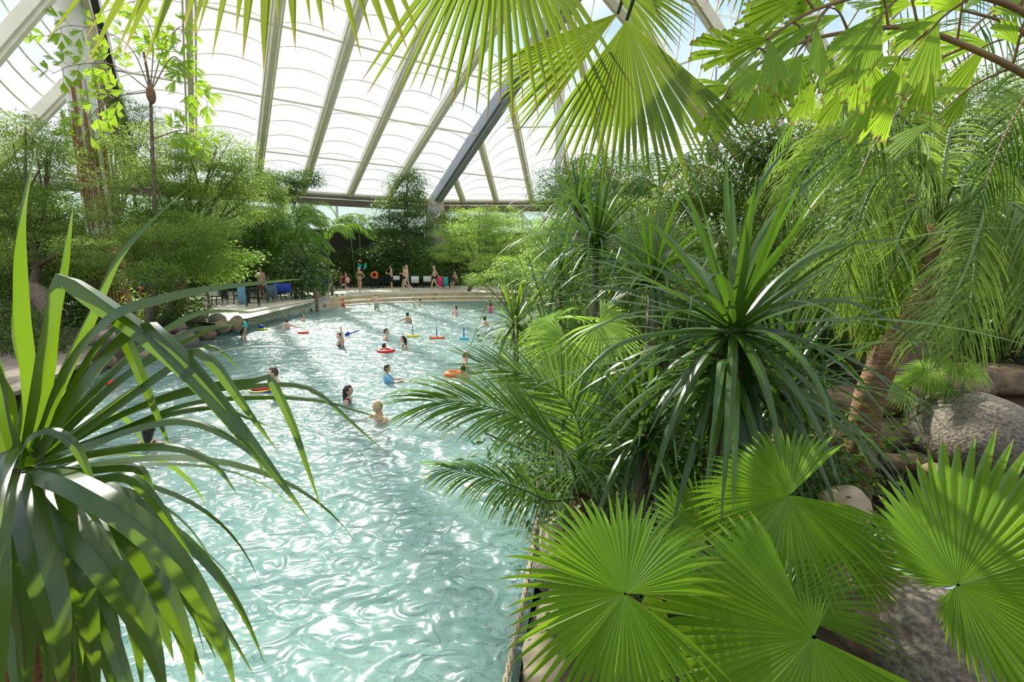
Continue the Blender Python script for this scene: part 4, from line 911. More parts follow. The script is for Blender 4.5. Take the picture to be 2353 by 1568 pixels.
# --- date palm fronds leaning over the water
bD = Wz(1330, 1190, .45); t = thing('date_palm', 'young date palm with stiff feather fronds leaning over the water', 'palm', bD)
MB().tube([bD - Z3 * .1, bD + Z3 * .25], [.12, .08], 10).build('trunk', M['redbark'], t)
bD2 = bD + Z3 * .2
for i, (pts, L, n, wv, dr) in enumerate([
   ([bD2, W(1310, 1060, 3.8), W(1250, 1000, 3.4), W(1180, 955, 3.15), W(1100, 930, 3.0), W(1030, 921, 2.9), W(985, 925, 2.85)], .70, 78, .036, .35),
   ([bD2, W(1340, 1040, 4.1), W(1320, 950, 4.1), W(1270, 890, 4.1), W(1190, 855, 4.1), W(1095, 834, 4.1)], .62, 66, .032, .1),
   ([bD2, W(1260, 1150, 4.0), W(1200, 1125, 3.8), W(1110, 1095, 3.6), W(1020, 1075, 3.5)], .46, 54, .028, .7),
   ([bD2, W(1345, 1060, 4.3), W(1330, 960, 4.4), W(1350, 860, 4.4), W(1400, 800, 4.4)], .42, 44, .026, .6),
   ([bD2, W(1400, 1080, 4.2), W(1460, 1040, 4.2), W(1540, 1040, 4.2)], .45, 40, .026, .8)]):
    m = MB(); st = MB(); pinnate(m, pts, A(-.25, -.6, .75), L, n, wv, (58, 14), dr, .12, RS(100 + i), stem=st, stemr=.014, start=.22, jitter=.04, prof=lambda t: np.minimum(.45 + 2.2 * t, 1) * (1 - .45 * t ** 2))
    o = m.build('frond', M['datepalm'], t); st.build('rachis', M['stem'], o)
# ---------------------------------------------------------------- trees of the left bank
def BL(d, *q): return [B(u, v, d + (x[0] if x else 0), ru, rv) for u, v, ru, rv, *x in q]
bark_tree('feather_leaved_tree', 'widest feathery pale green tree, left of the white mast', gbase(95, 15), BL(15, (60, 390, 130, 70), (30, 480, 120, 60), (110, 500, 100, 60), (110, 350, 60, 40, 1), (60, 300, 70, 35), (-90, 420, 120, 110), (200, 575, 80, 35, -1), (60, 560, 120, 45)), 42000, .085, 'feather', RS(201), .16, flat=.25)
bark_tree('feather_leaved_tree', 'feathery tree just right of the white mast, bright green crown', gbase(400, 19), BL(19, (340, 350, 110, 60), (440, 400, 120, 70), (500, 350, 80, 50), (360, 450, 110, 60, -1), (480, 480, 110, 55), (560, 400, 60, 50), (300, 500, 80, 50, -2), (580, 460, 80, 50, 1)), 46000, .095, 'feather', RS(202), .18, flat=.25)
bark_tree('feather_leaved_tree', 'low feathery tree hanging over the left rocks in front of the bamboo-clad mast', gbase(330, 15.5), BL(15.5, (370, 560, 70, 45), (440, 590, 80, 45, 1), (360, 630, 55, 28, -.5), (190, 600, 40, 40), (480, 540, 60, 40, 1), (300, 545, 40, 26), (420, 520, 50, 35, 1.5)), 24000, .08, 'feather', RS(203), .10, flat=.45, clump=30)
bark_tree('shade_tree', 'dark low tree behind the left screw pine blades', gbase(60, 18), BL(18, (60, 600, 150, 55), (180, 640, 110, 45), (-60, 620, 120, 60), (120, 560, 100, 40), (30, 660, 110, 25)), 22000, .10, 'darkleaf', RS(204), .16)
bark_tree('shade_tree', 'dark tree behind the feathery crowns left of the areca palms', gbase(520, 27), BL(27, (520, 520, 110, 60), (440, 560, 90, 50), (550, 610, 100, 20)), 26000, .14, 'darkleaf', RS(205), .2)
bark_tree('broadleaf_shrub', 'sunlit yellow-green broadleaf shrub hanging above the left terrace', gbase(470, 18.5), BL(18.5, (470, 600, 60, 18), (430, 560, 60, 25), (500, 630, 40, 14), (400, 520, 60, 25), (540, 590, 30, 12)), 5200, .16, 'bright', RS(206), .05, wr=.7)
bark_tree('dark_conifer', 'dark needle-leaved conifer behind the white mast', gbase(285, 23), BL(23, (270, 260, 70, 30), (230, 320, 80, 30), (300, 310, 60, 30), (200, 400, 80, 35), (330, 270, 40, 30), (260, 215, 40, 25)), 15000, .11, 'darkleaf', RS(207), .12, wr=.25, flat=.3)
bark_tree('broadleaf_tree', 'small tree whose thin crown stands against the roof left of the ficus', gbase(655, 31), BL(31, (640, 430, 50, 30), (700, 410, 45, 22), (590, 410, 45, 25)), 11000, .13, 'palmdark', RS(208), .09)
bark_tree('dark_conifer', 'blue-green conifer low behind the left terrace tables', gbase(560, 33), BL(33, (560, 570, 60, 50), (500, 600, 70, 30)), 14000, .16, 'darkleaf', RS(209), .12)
# fishtail palm beside the mast, standing against the sky
b = gbase(352, 17); t = thing('fishtail_palm', 'thin tall fishtail palm standing against the roof beside the white mast', 'palm', b)
P = spline([b, W(356, 500, 17), W(348, 290, 17), W(344, 200, 17), W(330, 120, 17)], 20); MB().tube(P, np.linspace(.09, .04, 20), 8).build('trunk', M['bark'], t)
MB().ell(W(347, 218, 16.9), (.15, .15, .32)).build('fibre_sheath', M['redbark'], t)
cc = W(346, 210, 17)
for i, (pts, ls) in enumerate([([cc, W(300, 110, 17), W(230, 70, 17), W(150, 60, 17), W(110, 90, 17)], .34), ([cc, W(400, 130, 17), W(440, 200, 17), W(480, 235, 17)], .34), ([cc, W(350, 80, 17), W(310, 10, 17), W(260, -20, 17)], .32),
       ([cc, W(260, 150, 16.5), W(170, 150, 16.5), W(120, 170, 16.5)], .3), ([cc, W(380, 100, 17), W(420, 60, 17), W(400, 120, 16.7)], .32), ([cc, W(250, 230, 16.5), W(180, 300, 16.5)], .3), ([W(350, 320, 17), W(420, 300, 17), W(470, 330, 17)], .3)]):
    fishfrond(pts, 210 + i, [(f, (-1) ** j, .75 - .4 * f, .8) for j, f in enumerate(np.linspace(.25, .98, 9))], ls * 1.5, t, sr=.025)
# climbing greenery on the mast
rs = RS(220); m = MB(); n = 500; ph = rs.uniform(0, 6.28, n); zz = rs.uniform(7.3, 9.6, n) * .9
cbv = np.array(cb); m.leaves(np.c_[cbv[0] + np.cos(ph) * .6, cbv[1] + np.sin(ph) * .6, zz], np.c_[np.cos(ph), np.sin(ph), rs.normal(0, .6, n)], nrm(rs.normal(0, 1, (n, 3))), .16, .07, rs.rand(n))
tag(m.build('climbing_vine', M['bright']), 'leafy climber growing around the middle of the white mast', 'vine')
# areca palms in the middle distance
def areca(name, label, b, n, h, L, seed, mat='palmfar', lf=.5, spread=.8, group=None, w=.05):
    t = thing(name, label, 'palm', b, group); rs = RS(seed); st = MB()
    b = np.array(b, float); fr = []
    for i in range(max(2, n // 8)):
        o = b + A(*rs.normal(0, spread * .45, 2), 0); top = o + A(*rs.normal(0, spread * .4, 2), h * rs.uniform(.45, .8)); st.tube(spline([o - A(0, 0, .1), (o + top) / 2, top], 8), .05, 6)
        for j in range(8):
            a = rs.uniform(0, 6.28); d = A(math.cos(a), math.sin(a), 0); r = L * rs.uniform(.7, 1.1); el = rs.uniform(.2, 1.0)
            pts = [top, top + d * r * .25 + Z3 * r * .45 * el, top + d * r * .65 + Z3 * r * (.5 * el), top + d * r * .95 + Z3 * r * (.1 * el - .15)]
            m = MB(); pinnate(m, pts, Z3, lf, 26, w, (65, 30), 1.1, .1, RS(seed * 31 + i * 9 + j), k=4, stem=None); m.build('frond', M[mat], t)
            st.tube(spline(pts, 8), np.linspace(.025, .008, 8), 5, cap=False)
    st.build('stems', M['stem'], t); return t
areca('areca_palm', 'big areca palm clump between the dark trees left of the far steps', gbase(725, 31), 64, 6.2, 3.0, 231, lf=.75, spread=2.2, w=.07)
areca('areca_palm', 'areca palm clump close behind the flagstone wall', gbase(690, 30), 32, 4.0, 2.2, 232, lf=.6, spread=1.5, w=.06)
areca('areca_palm', 'single areca palm left of the ficus, in front of the window band', gbase(815, 38), 16, 8.6, 2.4, 233, lf=.7, spread=.5, w=.07)
areca('areca_palm', 'pale arching palm in front of the left terrace tables', gbase(545, 17.5), 16, 1.2, 1.3, 234, 'bright', lf=.35, spread=.3, w=.03)
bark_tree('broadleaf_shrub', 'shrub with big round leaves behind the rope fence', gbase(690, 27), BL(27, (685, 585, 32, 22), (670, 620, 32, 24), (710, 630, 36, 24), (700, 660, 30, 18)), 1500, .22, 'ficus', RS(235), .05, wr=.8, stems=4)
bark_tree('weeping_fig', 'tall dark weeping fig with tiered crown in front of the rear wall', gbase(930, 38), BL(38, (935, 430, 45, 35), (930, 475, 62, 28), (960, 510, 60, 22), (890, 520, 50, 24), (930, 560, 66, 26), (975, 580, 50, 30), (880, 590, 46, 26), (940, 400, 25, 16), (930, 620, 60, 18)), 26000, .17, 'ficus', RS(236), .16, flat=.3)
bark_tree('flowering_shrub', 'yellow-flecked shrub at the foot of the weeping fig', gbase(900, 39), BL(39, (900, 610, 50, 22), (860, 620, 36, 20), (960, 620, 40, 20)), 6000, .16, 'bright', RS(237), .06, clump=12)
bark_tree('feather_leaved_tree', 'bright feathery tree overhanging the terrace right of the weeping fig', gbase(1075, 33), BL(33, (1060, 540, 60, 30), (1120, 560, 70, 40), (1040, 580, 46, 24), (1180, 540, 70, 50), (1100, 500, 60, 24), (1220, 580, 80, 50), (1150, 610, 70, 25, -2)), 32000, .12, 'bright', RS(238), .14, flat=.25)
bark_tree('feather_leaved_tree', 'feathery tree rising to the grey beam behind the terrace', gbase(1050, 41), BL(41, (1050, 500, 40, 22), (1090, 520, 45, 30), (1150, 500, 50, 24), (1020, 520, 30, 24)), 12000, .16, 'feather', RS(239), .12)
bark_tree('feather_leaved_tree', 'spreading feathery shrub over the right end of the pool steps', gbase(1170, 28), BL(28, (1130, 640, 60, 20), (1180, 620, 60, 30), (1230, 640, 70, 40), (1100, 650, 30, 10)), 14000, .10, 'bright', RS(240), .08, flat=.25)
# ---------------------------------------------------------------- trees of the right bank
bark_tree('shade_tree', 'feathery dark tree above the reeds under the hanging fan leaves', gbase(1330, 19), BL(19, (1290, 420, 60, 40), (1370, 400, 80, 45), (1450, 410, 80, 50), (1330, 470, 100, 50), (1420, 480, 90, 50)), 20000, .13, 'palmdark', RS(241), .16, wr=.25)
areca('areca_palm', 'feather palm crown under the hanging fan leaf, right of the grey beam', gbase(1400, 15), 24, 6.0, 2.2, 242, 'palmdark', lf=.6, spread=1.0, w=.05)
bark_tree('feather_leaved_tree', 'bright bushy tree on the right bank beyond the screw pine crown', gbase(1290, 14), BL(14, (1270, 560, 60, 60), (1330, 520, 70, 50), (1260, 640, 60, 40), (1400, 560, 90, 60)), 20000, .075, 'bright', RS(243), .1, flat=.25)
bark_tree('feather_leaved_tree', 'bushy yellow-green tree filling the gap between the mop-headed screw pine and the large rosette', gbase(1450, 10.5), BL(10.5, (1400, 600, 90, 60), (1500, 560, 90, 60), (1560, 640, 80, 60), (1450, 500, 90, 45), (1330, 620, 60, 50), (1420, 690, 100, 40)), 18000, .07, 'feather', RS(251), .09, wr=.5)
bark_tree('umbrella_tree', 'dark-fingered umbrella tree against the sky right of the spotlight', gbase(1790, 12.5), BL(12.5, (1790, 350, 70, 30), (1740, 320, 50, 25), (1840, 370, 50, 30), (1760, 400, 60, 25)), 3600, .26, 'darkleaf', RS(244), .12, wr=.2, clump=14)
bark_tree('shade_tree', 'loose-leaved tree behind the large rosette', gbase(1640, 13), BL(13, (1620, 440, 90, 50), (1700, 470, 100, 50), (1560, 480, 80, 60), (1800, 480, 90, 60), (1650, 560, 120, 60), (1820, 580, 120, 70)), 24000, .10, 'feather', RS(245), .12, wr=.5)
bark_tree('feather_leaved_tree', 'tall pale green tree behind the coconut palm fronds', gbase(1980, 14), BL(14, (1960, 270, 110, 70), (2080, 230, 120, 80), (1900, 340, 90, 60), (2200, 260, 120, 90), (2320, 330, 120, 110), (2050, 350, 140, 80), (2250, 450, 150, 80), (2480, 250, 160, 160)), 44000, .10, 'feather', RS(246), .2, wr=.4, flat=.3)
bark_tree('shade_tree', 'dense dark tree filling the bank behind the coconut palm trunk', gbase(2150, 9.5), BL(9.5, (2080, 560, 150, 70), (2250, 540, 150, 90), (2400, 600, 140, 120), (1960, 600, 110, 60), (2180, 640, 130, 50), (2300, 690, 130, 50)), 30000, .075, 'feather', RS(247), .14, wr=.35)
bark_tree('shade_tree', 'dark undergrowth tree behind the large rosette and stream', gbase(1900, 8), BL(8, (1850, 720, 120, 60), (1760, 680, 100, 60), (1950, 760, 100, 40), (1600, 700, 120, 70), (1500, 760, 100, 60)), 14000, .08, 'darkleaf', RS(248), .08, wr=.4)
areca('areca_palm', 'feather palm rising between the large rosette and the coconut palm', gbase(1880, 9.5), 24, 4.8, 2.0, 249, 'palmfar', lf=.55, spread=1.0, w=.04)
areca('areca_palm', 'feather palm at the right edge above the lady palms', gbase(2330, 8), 24, 4.6, 2.0, 250, 'palmfar', lf=.55, spread=1.0, w=.035)
# bottle palm: ringed pale trunk
b = gbase(2015, 6.8); t = thing('bottle_palm', 'slim ringed pale trunk with yellowing fronds left of the red-brown leaning trunk', 'palm', b)
tp = W(2000, 640, 6.8); MB().tube(spline([W(2030, 800, 6.8) * A(1, 1, 0) + A(0, 0, b[2] - .1), W(2025, 740, 6.8), W(2010, 680, 6.8), tp], 10), [.12, .13, .13, .12, .11, .10, .09, .08, .08, .07], 10).build('trunk', M['palebark'], t)
for i in range(7):
    a = i * .9; m = MB(); st = MB(); d = A(math.cos(a), math.sin(a) * .7, 0)
    pinnate(m, [tp, tp + d * .3 + Z3 * .35, tp + d * .8 + Z3 * .2, tp + d * 1.05 - Z3 * .35], Z3, .4, 34, .025, (70, 30), 1.5, .1, RS(260 + i), k=5, stem=st, stemr=.012)
    o = m.build('frond', M['coco'], t); st.build('rachis', M['stem'], o)
# lady palms
def lady(name, label, c, n, R, h, seed, mat='palmdark'):
    rs = RS(seed); t = thing(name, label, 'palm', c); m = MB(); st = MB()
    for i in range(n):
        o = c + A(*rs.normal(0, .12, 2), 0); top = c + A(*rs.normal(0, R * .6, 2), h * rs.uniform(.45, 1.1)); st.tube(spline([o, (o + top) / 2, top], 6), .008, 5, cap=False)
        for j in range(3):
            hub = top + rs.normal(0, .12, 3); a = nrm(A(*rs.normal(0, 1, 2), .1)); fan_leaf(m, hub, nrm(Z3 + rs.normal(0, .3, 3)), a, .26 * R / .5, 9, 3.6, .1, .05, .5, .4, RS(seed + i * 3 + j), tipw=2.4)
    m.build('fronds', M[mat], t); st.build('canes', M['palebark'], t)
lady('lady_palm', 'grey-green lady palm at the right edge above the big boulder', gbase(2330, 5.6), 16, .55, 1.45, 270, 'datepalm')
lady('lady_palm', 'sunlit yellow lady palm in front of the grey-green one by the boulder', gbase(2290, 5.9), 8, .5, .8, 271, 'bright')
# undergrowth along both banks so no bare soil is seen: each clump a plant of its own
rs = RS(280); spots = []
for (u, v, d) in [(1420, 1100, 3.4), (1560, 1130, 3.3), (1420, 1270, 3.0), (1290, 930, 5.2), (1300, 850, 6.5), (1290, 780, 8.5), (1380, 960, 4.6), (1700, 1100, 4.4), (1850, 1000, 5.2), (1560, 900, 5.2), (1640, 800, 7), (1450, 750, 8), (1760, 760, 8.5), (1320, 720, 12),
                  (1400, 700, 14), (1260, 720, 17), (1330, 680, 20), (1500, 680, 12), (1900, 700, 9.2), (2240, 820, 7.8), (2350, 800, 7.4), (2100, 780, 8.4), (2050, 690, 10.5)]:
    spots.append((u, v, d))
tx = ['beside the date palm foot', 'under the fan palm leaves', 'at the pool rim by the rope', 'on the bank below the date palm', 'on the pool bank behind the date palm', 'on the pool bank beside the dwarf fan palm', 'in the shade behind the date palm',
      'in the shade under the large rosette', 'between the large rosette and the stream', 'behind the lowest screw pine', 'deep behind the large rosette', 'behind the dwarf fan palm', 'between the large rosette and the coconut palm', 'behind the bright screw pine on the bank',
      'under the mop-headed screw pine', 'on the far right pool bank', 'on the farthest part of the right bank', 'under the dark screw pine', 'behind the bottle palm', 'below the lady palms', 'at the right edge behind the lady palms', 'behind the red-brown leaning trunk', 'behind the bottle palm trunk']
for i, ((u, v, d), w_) in enumerate(zip(spots, tx)):
    c = W(u, v, d); c[2] = float(ground_h(c[0], c[1])); k = (d * .06 + .12) * (.55 if d < 4 else .85)
    t = thing('leafy_shrub', 'low green shrub ' + w_, 'shrub', c, 'undergrowth shrubs on the right bank'); m = MB()
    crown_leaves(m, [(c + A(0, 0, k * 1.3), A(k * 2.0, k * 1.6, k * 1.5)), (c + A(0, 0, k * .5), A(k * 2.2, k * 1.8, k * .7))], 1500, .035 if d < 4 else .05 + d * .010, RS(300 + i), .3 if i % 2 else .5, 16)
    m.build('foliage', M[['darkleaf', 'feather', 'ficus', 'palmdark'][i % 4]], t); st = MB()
    for q in range(6): st.tube(spline([c, c + A(*rs.normal(0, k * .4, 2), k * .8), c + A(*rs.normal(0, k, 2), k * 1.8)], 5), .01, 5, cap=False)
    st.build('stems', M['bark'], t)
lspots = [(40, 720, 17), (130, 730, 17), (165, 740, 17.5), (385, 712, 17.5), (400, 705, 17), (0, 760, 14), (705, 640, 33), (1010, 640, 40), (860, 640, 40), (80, 780, 12), (1060, 640, 40), (960, 640, 39), (800, 640, 37.5), (600, 650, 33)]
lt = ['behind the left blades near the edge', 'behind the plank walk', 'left of the bamboo-clad mast', 'right of the bamboo-clad mast', 'behind the left rocks', 'at the left edge by the plank walk', 'behind the seated bather by the rope fence', 'behind the chairs right of the weeping fig', 'behind the hand-on-hip bather',
      'on the near left bank', 'behind the seated bather in pink', 'under the weeping fig', 'behind the orange towel on the terrace', 'beside the service doors']
for i, ((u, v, d), w_) in enumerate(zip(lspots, lt)):
    c = W(u, v, d); c[2] = float(ground_h(c[0], c[1])); k = d * .022 + .15
    t = thing('leafy_shrub', 'low green shrub ' + w_, 'shrub', c, 'undergrowth shrubs on the left bank and terrace'); m = MB()
    crown_leaves(m, [(c + A(0, 0, k * 1.3), A(k * 2.2, k * 1.2, k * 1.6)), (c + A(0, 0, k * .5), A(k * 2.4, k * 1.2, k * .7))], 1600, .06 + d * .004, RS(400 + i), .45, 14)
    m.build('foliage', M[['darkleaf', 'darkleaf', 'ficus', 'feather'][i % 4]], t); st = MB()
    for q in range(6): st.tube(spline([c, c + A(*rs.normal(0, k * .4, 2), k * .8), c + A(*rs.normal(0, k, 2), k * 1.8)], 5), .015, 5, cap=False)
    st.build('stems', M['bark'], t)

# dark hedge bank behind the terrace and around the hall, each stretch a plant row of its own kind
def hedge(label, pts, h, n, L, mat, seed):
    rs = RS(seed); P = spline(pts, 40); b = P[20]; t = thing('evergreen_hedge', label, 'hedge', (b[0], b[1], float(ground_h(b[0], b[1])))); m = MB()
    q = P[rs.randint(0, 40, n)] + np.c_[rs.normal(0, .7, n), rs.normal(0, .5, n), rs.rand(n) ** .8 * h]
    q += np.c_[rs.normal(0, .35, (n, 2)), np.zeros(n)]
    m.leaves(q, nrm(rs.normal(0, 1, (n, 3)) - Z3 * .3), nrm(Z3 + rs.normal(0, .6, (n, 3))), L * rs.uniform(.7, 1.3, n), L * .42, rs.rand(n)); m.build('foliage', M[mat], t)
    st = MB()
    for i in range(0, 40, 3): st.tube([P[i] * A(1, 1, 0) + A(0, 0, .2), P[i] * A(1, 1, 0) + A(rs.normal(0, .2), 0, h * .8)], .06, 6)
    st.build('stems', M['bark'], t)
def gp(u, d): p = W(u, 600, d); return A(p[0], p[1], .4)
hedge('tall dark evergreen hedge behind the far terrace chairs', [gp(790, 38), gp(1000, 41), gp(1300, 41)], 3.2, 15000, .2, 'darkleaf', 501)
hedge('evergreen hedge along the rear wall behind the left terrace', [gp(380, 31), gp(560, 35), gp(640, 36)], 4.4, 12000, .2, 'darkleaf', 502)
hedge('evergreen hedge in the far left corner behind the feathery trees', [gp(-150, 20), gp(100, 22), gp(380, 26)], 5.0, 13000, .18, 'darkleaf', 503)
hedge('evergreen hedge along the far right bank under the roof', [gp(1300, 30), gp(1600, 24), gp(1900, 18)], 5.0, 15000, .17, 'ficus', 504)
hedge('evergreen hedge at the right side of the hall behind the palms', [gp(1900, 17), gp(2200, 14), gp(2600, 12)], 5.6, 15000, .15, 'darkleaf', 505)

# ---------------------------------------------------------------- rocks
def rock(name, label, c, r, mat, seed, cat='rock', group=None, sub=3, amp=.16, sq=.0):
    bm = bmesh.new(); bmesh.ops.create_icosphere(bm, subdivisions=sub, radius=1.0); rs = RS(seed)
    v = np.array([x.co[:] for x in bm.verts]); d = np.zeros(len(v))
    for f_, a_ in ((1.3, 1), (2.7, .5), (6, .18)):
        for _ in range(3):
            k = nrm(rs.normal(0, 1, 3)) * f_; d += a_ * np.sin(v @ k * 1.7 + rs.uniform(0, 6.28)) / 3
    if sq: v = np.sign(v) * np.abs(v) ** (1 - sq)
    v = v * (1 + amp * d)[:, None] * np.asarray(r); a = rs.uniform(0, 6.28); R_ = np.array([[math.cos(a), -math.sin(a), 0], [math.sin(a), math.cos(a), 0], [0, 0, 1]])
    if np.ptp(r) < 1.3 * min(r): v = v @ R_.T
    for x, y in zip(bm.verts, v): x.co = y
    for f_ in bm.faces: f_.smooth = True
    me = bpy.data.meshes.new(name); bm.to_mesh(me); bm.free(); me.materials.append(M[mat]); o = bpy.data.objects.new(name, me); C.objects.link(o); o.location = Vector([float(x) for x in c])
    return tag(o, label, cat, group)
rock('boulder', 'huge rounded granite boulder above the stream at the right edge', W(2235, 1000, 5.6), (.80, .60, .50), 'rock', 601, 'boulder', sub=5, amp=.07)
rock('boulder', 'grey speckled boulder at the bottom right under the biggest leaf', W(2180, 1500, 2.9), (.50, .45, .34), 'rock', 602, 'boulder', sub=5, amp=.12)
rock('boulder', 'pale tan boulder in the stream beside the highest fan palm leaf', W(1945, 1165, 4.3), (.22, .22, .18), 'rockpale', 603, 'boulder', sub=4)
rock('boulder', 'dark boulder behind the lower fan leaves near the frame bottom', W(2010, 1420, 3.2), (.34, .4, .32), 'rockbrown', 604, 'boulder', sub=4)
for i, (u, v, d, r, mt, lb) in enumerate([(1290, 1150, 3.9, (.22, .3, .2), 'rock', 'grey rim stone at the foot of the date palm'), (1262, 1090, 4.4, (.16, .3, .2), 'rockpale', 'tan rim stone behind the date palm foot, by the water'), (1265, 1230, 3.3, (.16, .22, .16), 'rockpale', 'tan rim stone under the low date palm frond'),
       (1240, 1330, 2.95, (.16, .22, .17), 'rockpale', 'pale rim stone behind the leftmost fan leaf tips'), (1215, 1440, 2.65, (.16, .2, .15), 'rockbrown', 'brown rim stone below the leftmost fan leaf'), (1235, 1540, 2.5, (.17, .18, .15), 'rockpale', 'orange-tan rim stone at the frame bottom'),
       (1330, 1500, 2.6, (.2, .2, .16), 'rockpale', 'second tan stone in from the rim at the frame bottom'), (1275, 1010, 5.2, (.2, .4, .2), 'rockbrown', 'brown rim stone hidden behind the reaching frond')]):
    p = W(u, v, d); rock('rim_stone', lb, (p[0] + .06, p[1], .24), r, mt, 610 + i, 'stone', 'stones along the right pool rim', 4)
for i, (u, v, rx, rz, mt, lb) in enumerate([(430, 783, 30, 22, 'rock', 'big pale grey boulder in the left pool bank'), (478, 770, 22, 16, 'rockbrown', 'brown stone right of the pale grey boulder'), (515, 752, 20, 15, 'rockbrown', 'reddish stone near the flagstone wall end'), (545, 745, 16, 16, 'rockbrown', 'dark stone against the flagstone wall end'),
       (500, 735, 20, 12, 'rock', 'flat grey stone on top of the left bank'), (450, 735, 24, 12, 'rock', 'long pale stone on top of the left bank'), (395, 790, 20, 18, 'rockbrown', 'brown stone left of the pale grey boulder'), (360, 800, 20, 16, 'rockbrown', 'ochre stone behind the bent blades'), (325, 812, 22, 14, 'rockpale', 'tan stone low at the left waterline'),
       (290, 815, 22, 14, 'rockbrown', 'brown stone beside the plank walk'), (325, 725, 22, 14, 'rock', 'round pale stone at the foot of the mast'), (370, 740, 22, 12, 'rock', 'mossy stone right of the mast foot'), (270, 790, 16, 12, 'rockpale', 'ochre stone before the mast foot'), (410, 755, 20, 12, 'rockbrown', 'brown stone behind the pale grey boulder'), (245, 835, 22, 16, 'rockbrown', 'brown stone at the water behind the upright blades'), (205, 850, 20, 15, 'rock', 'grey stone at the water near the plank walk end'), (350, 775, 20, 14, 'rockpale', 'ochre stone higher up behind the bent blades'), (250, 800, 18, 12, 'rockbrown', 'flat brown stone between the plank walk and the mast'), (650, 670, 18, 8, 'rockbrown', 'reddish stone under the big-leaved shrub'), (690, 673, 12, 8, 'rock', 'grey stone under the big-leaved shrub')]):
    z = .12 if v > 760 else .55; p = Wz(u, v + rz * .6, z - .1); d = p[1]; k = d / F_PX
    rock('bank_stone', lb, (p[0], p[1], z + rz * k * .25), (rx * k, rx * k * .8, rz * k * 1.15), mt, 640 + i, 'stone', 'stones along the left pool bank', 4, .14)
# layered rock ledge behind the stream
for i, (u, v, d, r) in enumerate([(1980, 920, 6.6, (.8, .4, .16)), (2130, 880, 7.0, (.9, .4, .2)), (2260, 870, 7.0, (.8, .4, .2)), (2050, 1000, 6.2, (.5, .3, .2)), (1950, 1010, 6.2, (.5, .3, .18)), (2060, 820, 8, (.9, .5, .35)), (2100, 1060, 5.7, (.16, .14, .1)), (2050, 1062, 5.7, (.12, .12, .09)), (2150, 1090, 5.3, (.14, .14, .1))]):
    rock('ledge_stone', ['flat dark ledge stone behind the shaded screw pine', 'flat dark ledge stone left of the sunlit young fan palm', 'flat dark ledge stone right above the huge boulder', 'brown block at the stream head', 'brown block left of the stream head', 'large dark rock behind the leaning red-brown trunk', 'fist-sized orange stone by the stream below the boulder', 'small dark stone by the stream', 'small stone touching the huge boulder'][i],
         W(u, v, d), r, 'rockbrown', 670 + i, 'stone', 'stones behind the stream', 4, .15, .35)
# ---------------------------------------------------------------- people
def rotz(a): return np.array([[math.cos(a), -math.sin(a), 0], [math.sin(a), math.cos(a), 0], [0, 0, 1]])
def eval_mesh(me, mods):
    o = bpy.data.objects.new('tmp', me); C.objects.link(o)
    for typ, kw in mods:
        md = o.modifiers.new(typ, typ)
        for a, b in kw.items(): setattr(md, a, b)
    bpy.context.view_layer.update(); dg = bpy.context.evaluated_depsgraph_get()
    r = bpy.data.meshes.new_from_object(o.evaluated_get(dg), depsgraph=dg); bpy.data.objects.remove(o); return r
def mesh_arrays(me):
    v = np.zeros(len(me.vertices) * 3); me.vertices.foreach_get('co', v); return v.reshape(-1, 3), [tuple(p.vertices) for p in me.polygons]
ARM = dict(down=([.04, .0, -.29], [.05, .05, -.54]), spread=([.24, .06, -.12], [.46, .16, -.16]), hip=([.20, -.10, -.24], [.03, .02, -.42]), up=([.14, .06, .22], [.16, .10, .48]),
           front=([.06, .20, -.20], [.0, .44, -.16]), hold=([.04, .04, -.28], [-.06, .28, -.22]), swing=([.05, .10, -.27], [.06, .26, -.46]), back=([.06, -.14, -.24], [.06, -.26, -.46]), lap=([.05, .06, -.27], [-.05, .26, -.38]), arms_fwd=([.12, .16, -.12], [.14, .42, -.08]))
LEG = dict(stand=([.0, .01, -.44], [.0, -.01, -.85]), fwd=([.01, .20, -.41], [.01, .26, -.80]), bck=([.0, -.06, -.44], [.0, -.36, -.76]), sit=([.03, .42, -.04], [.03, .44, -.46]), bent=([.02, .20, -.38], [.02, .04, -.74]))
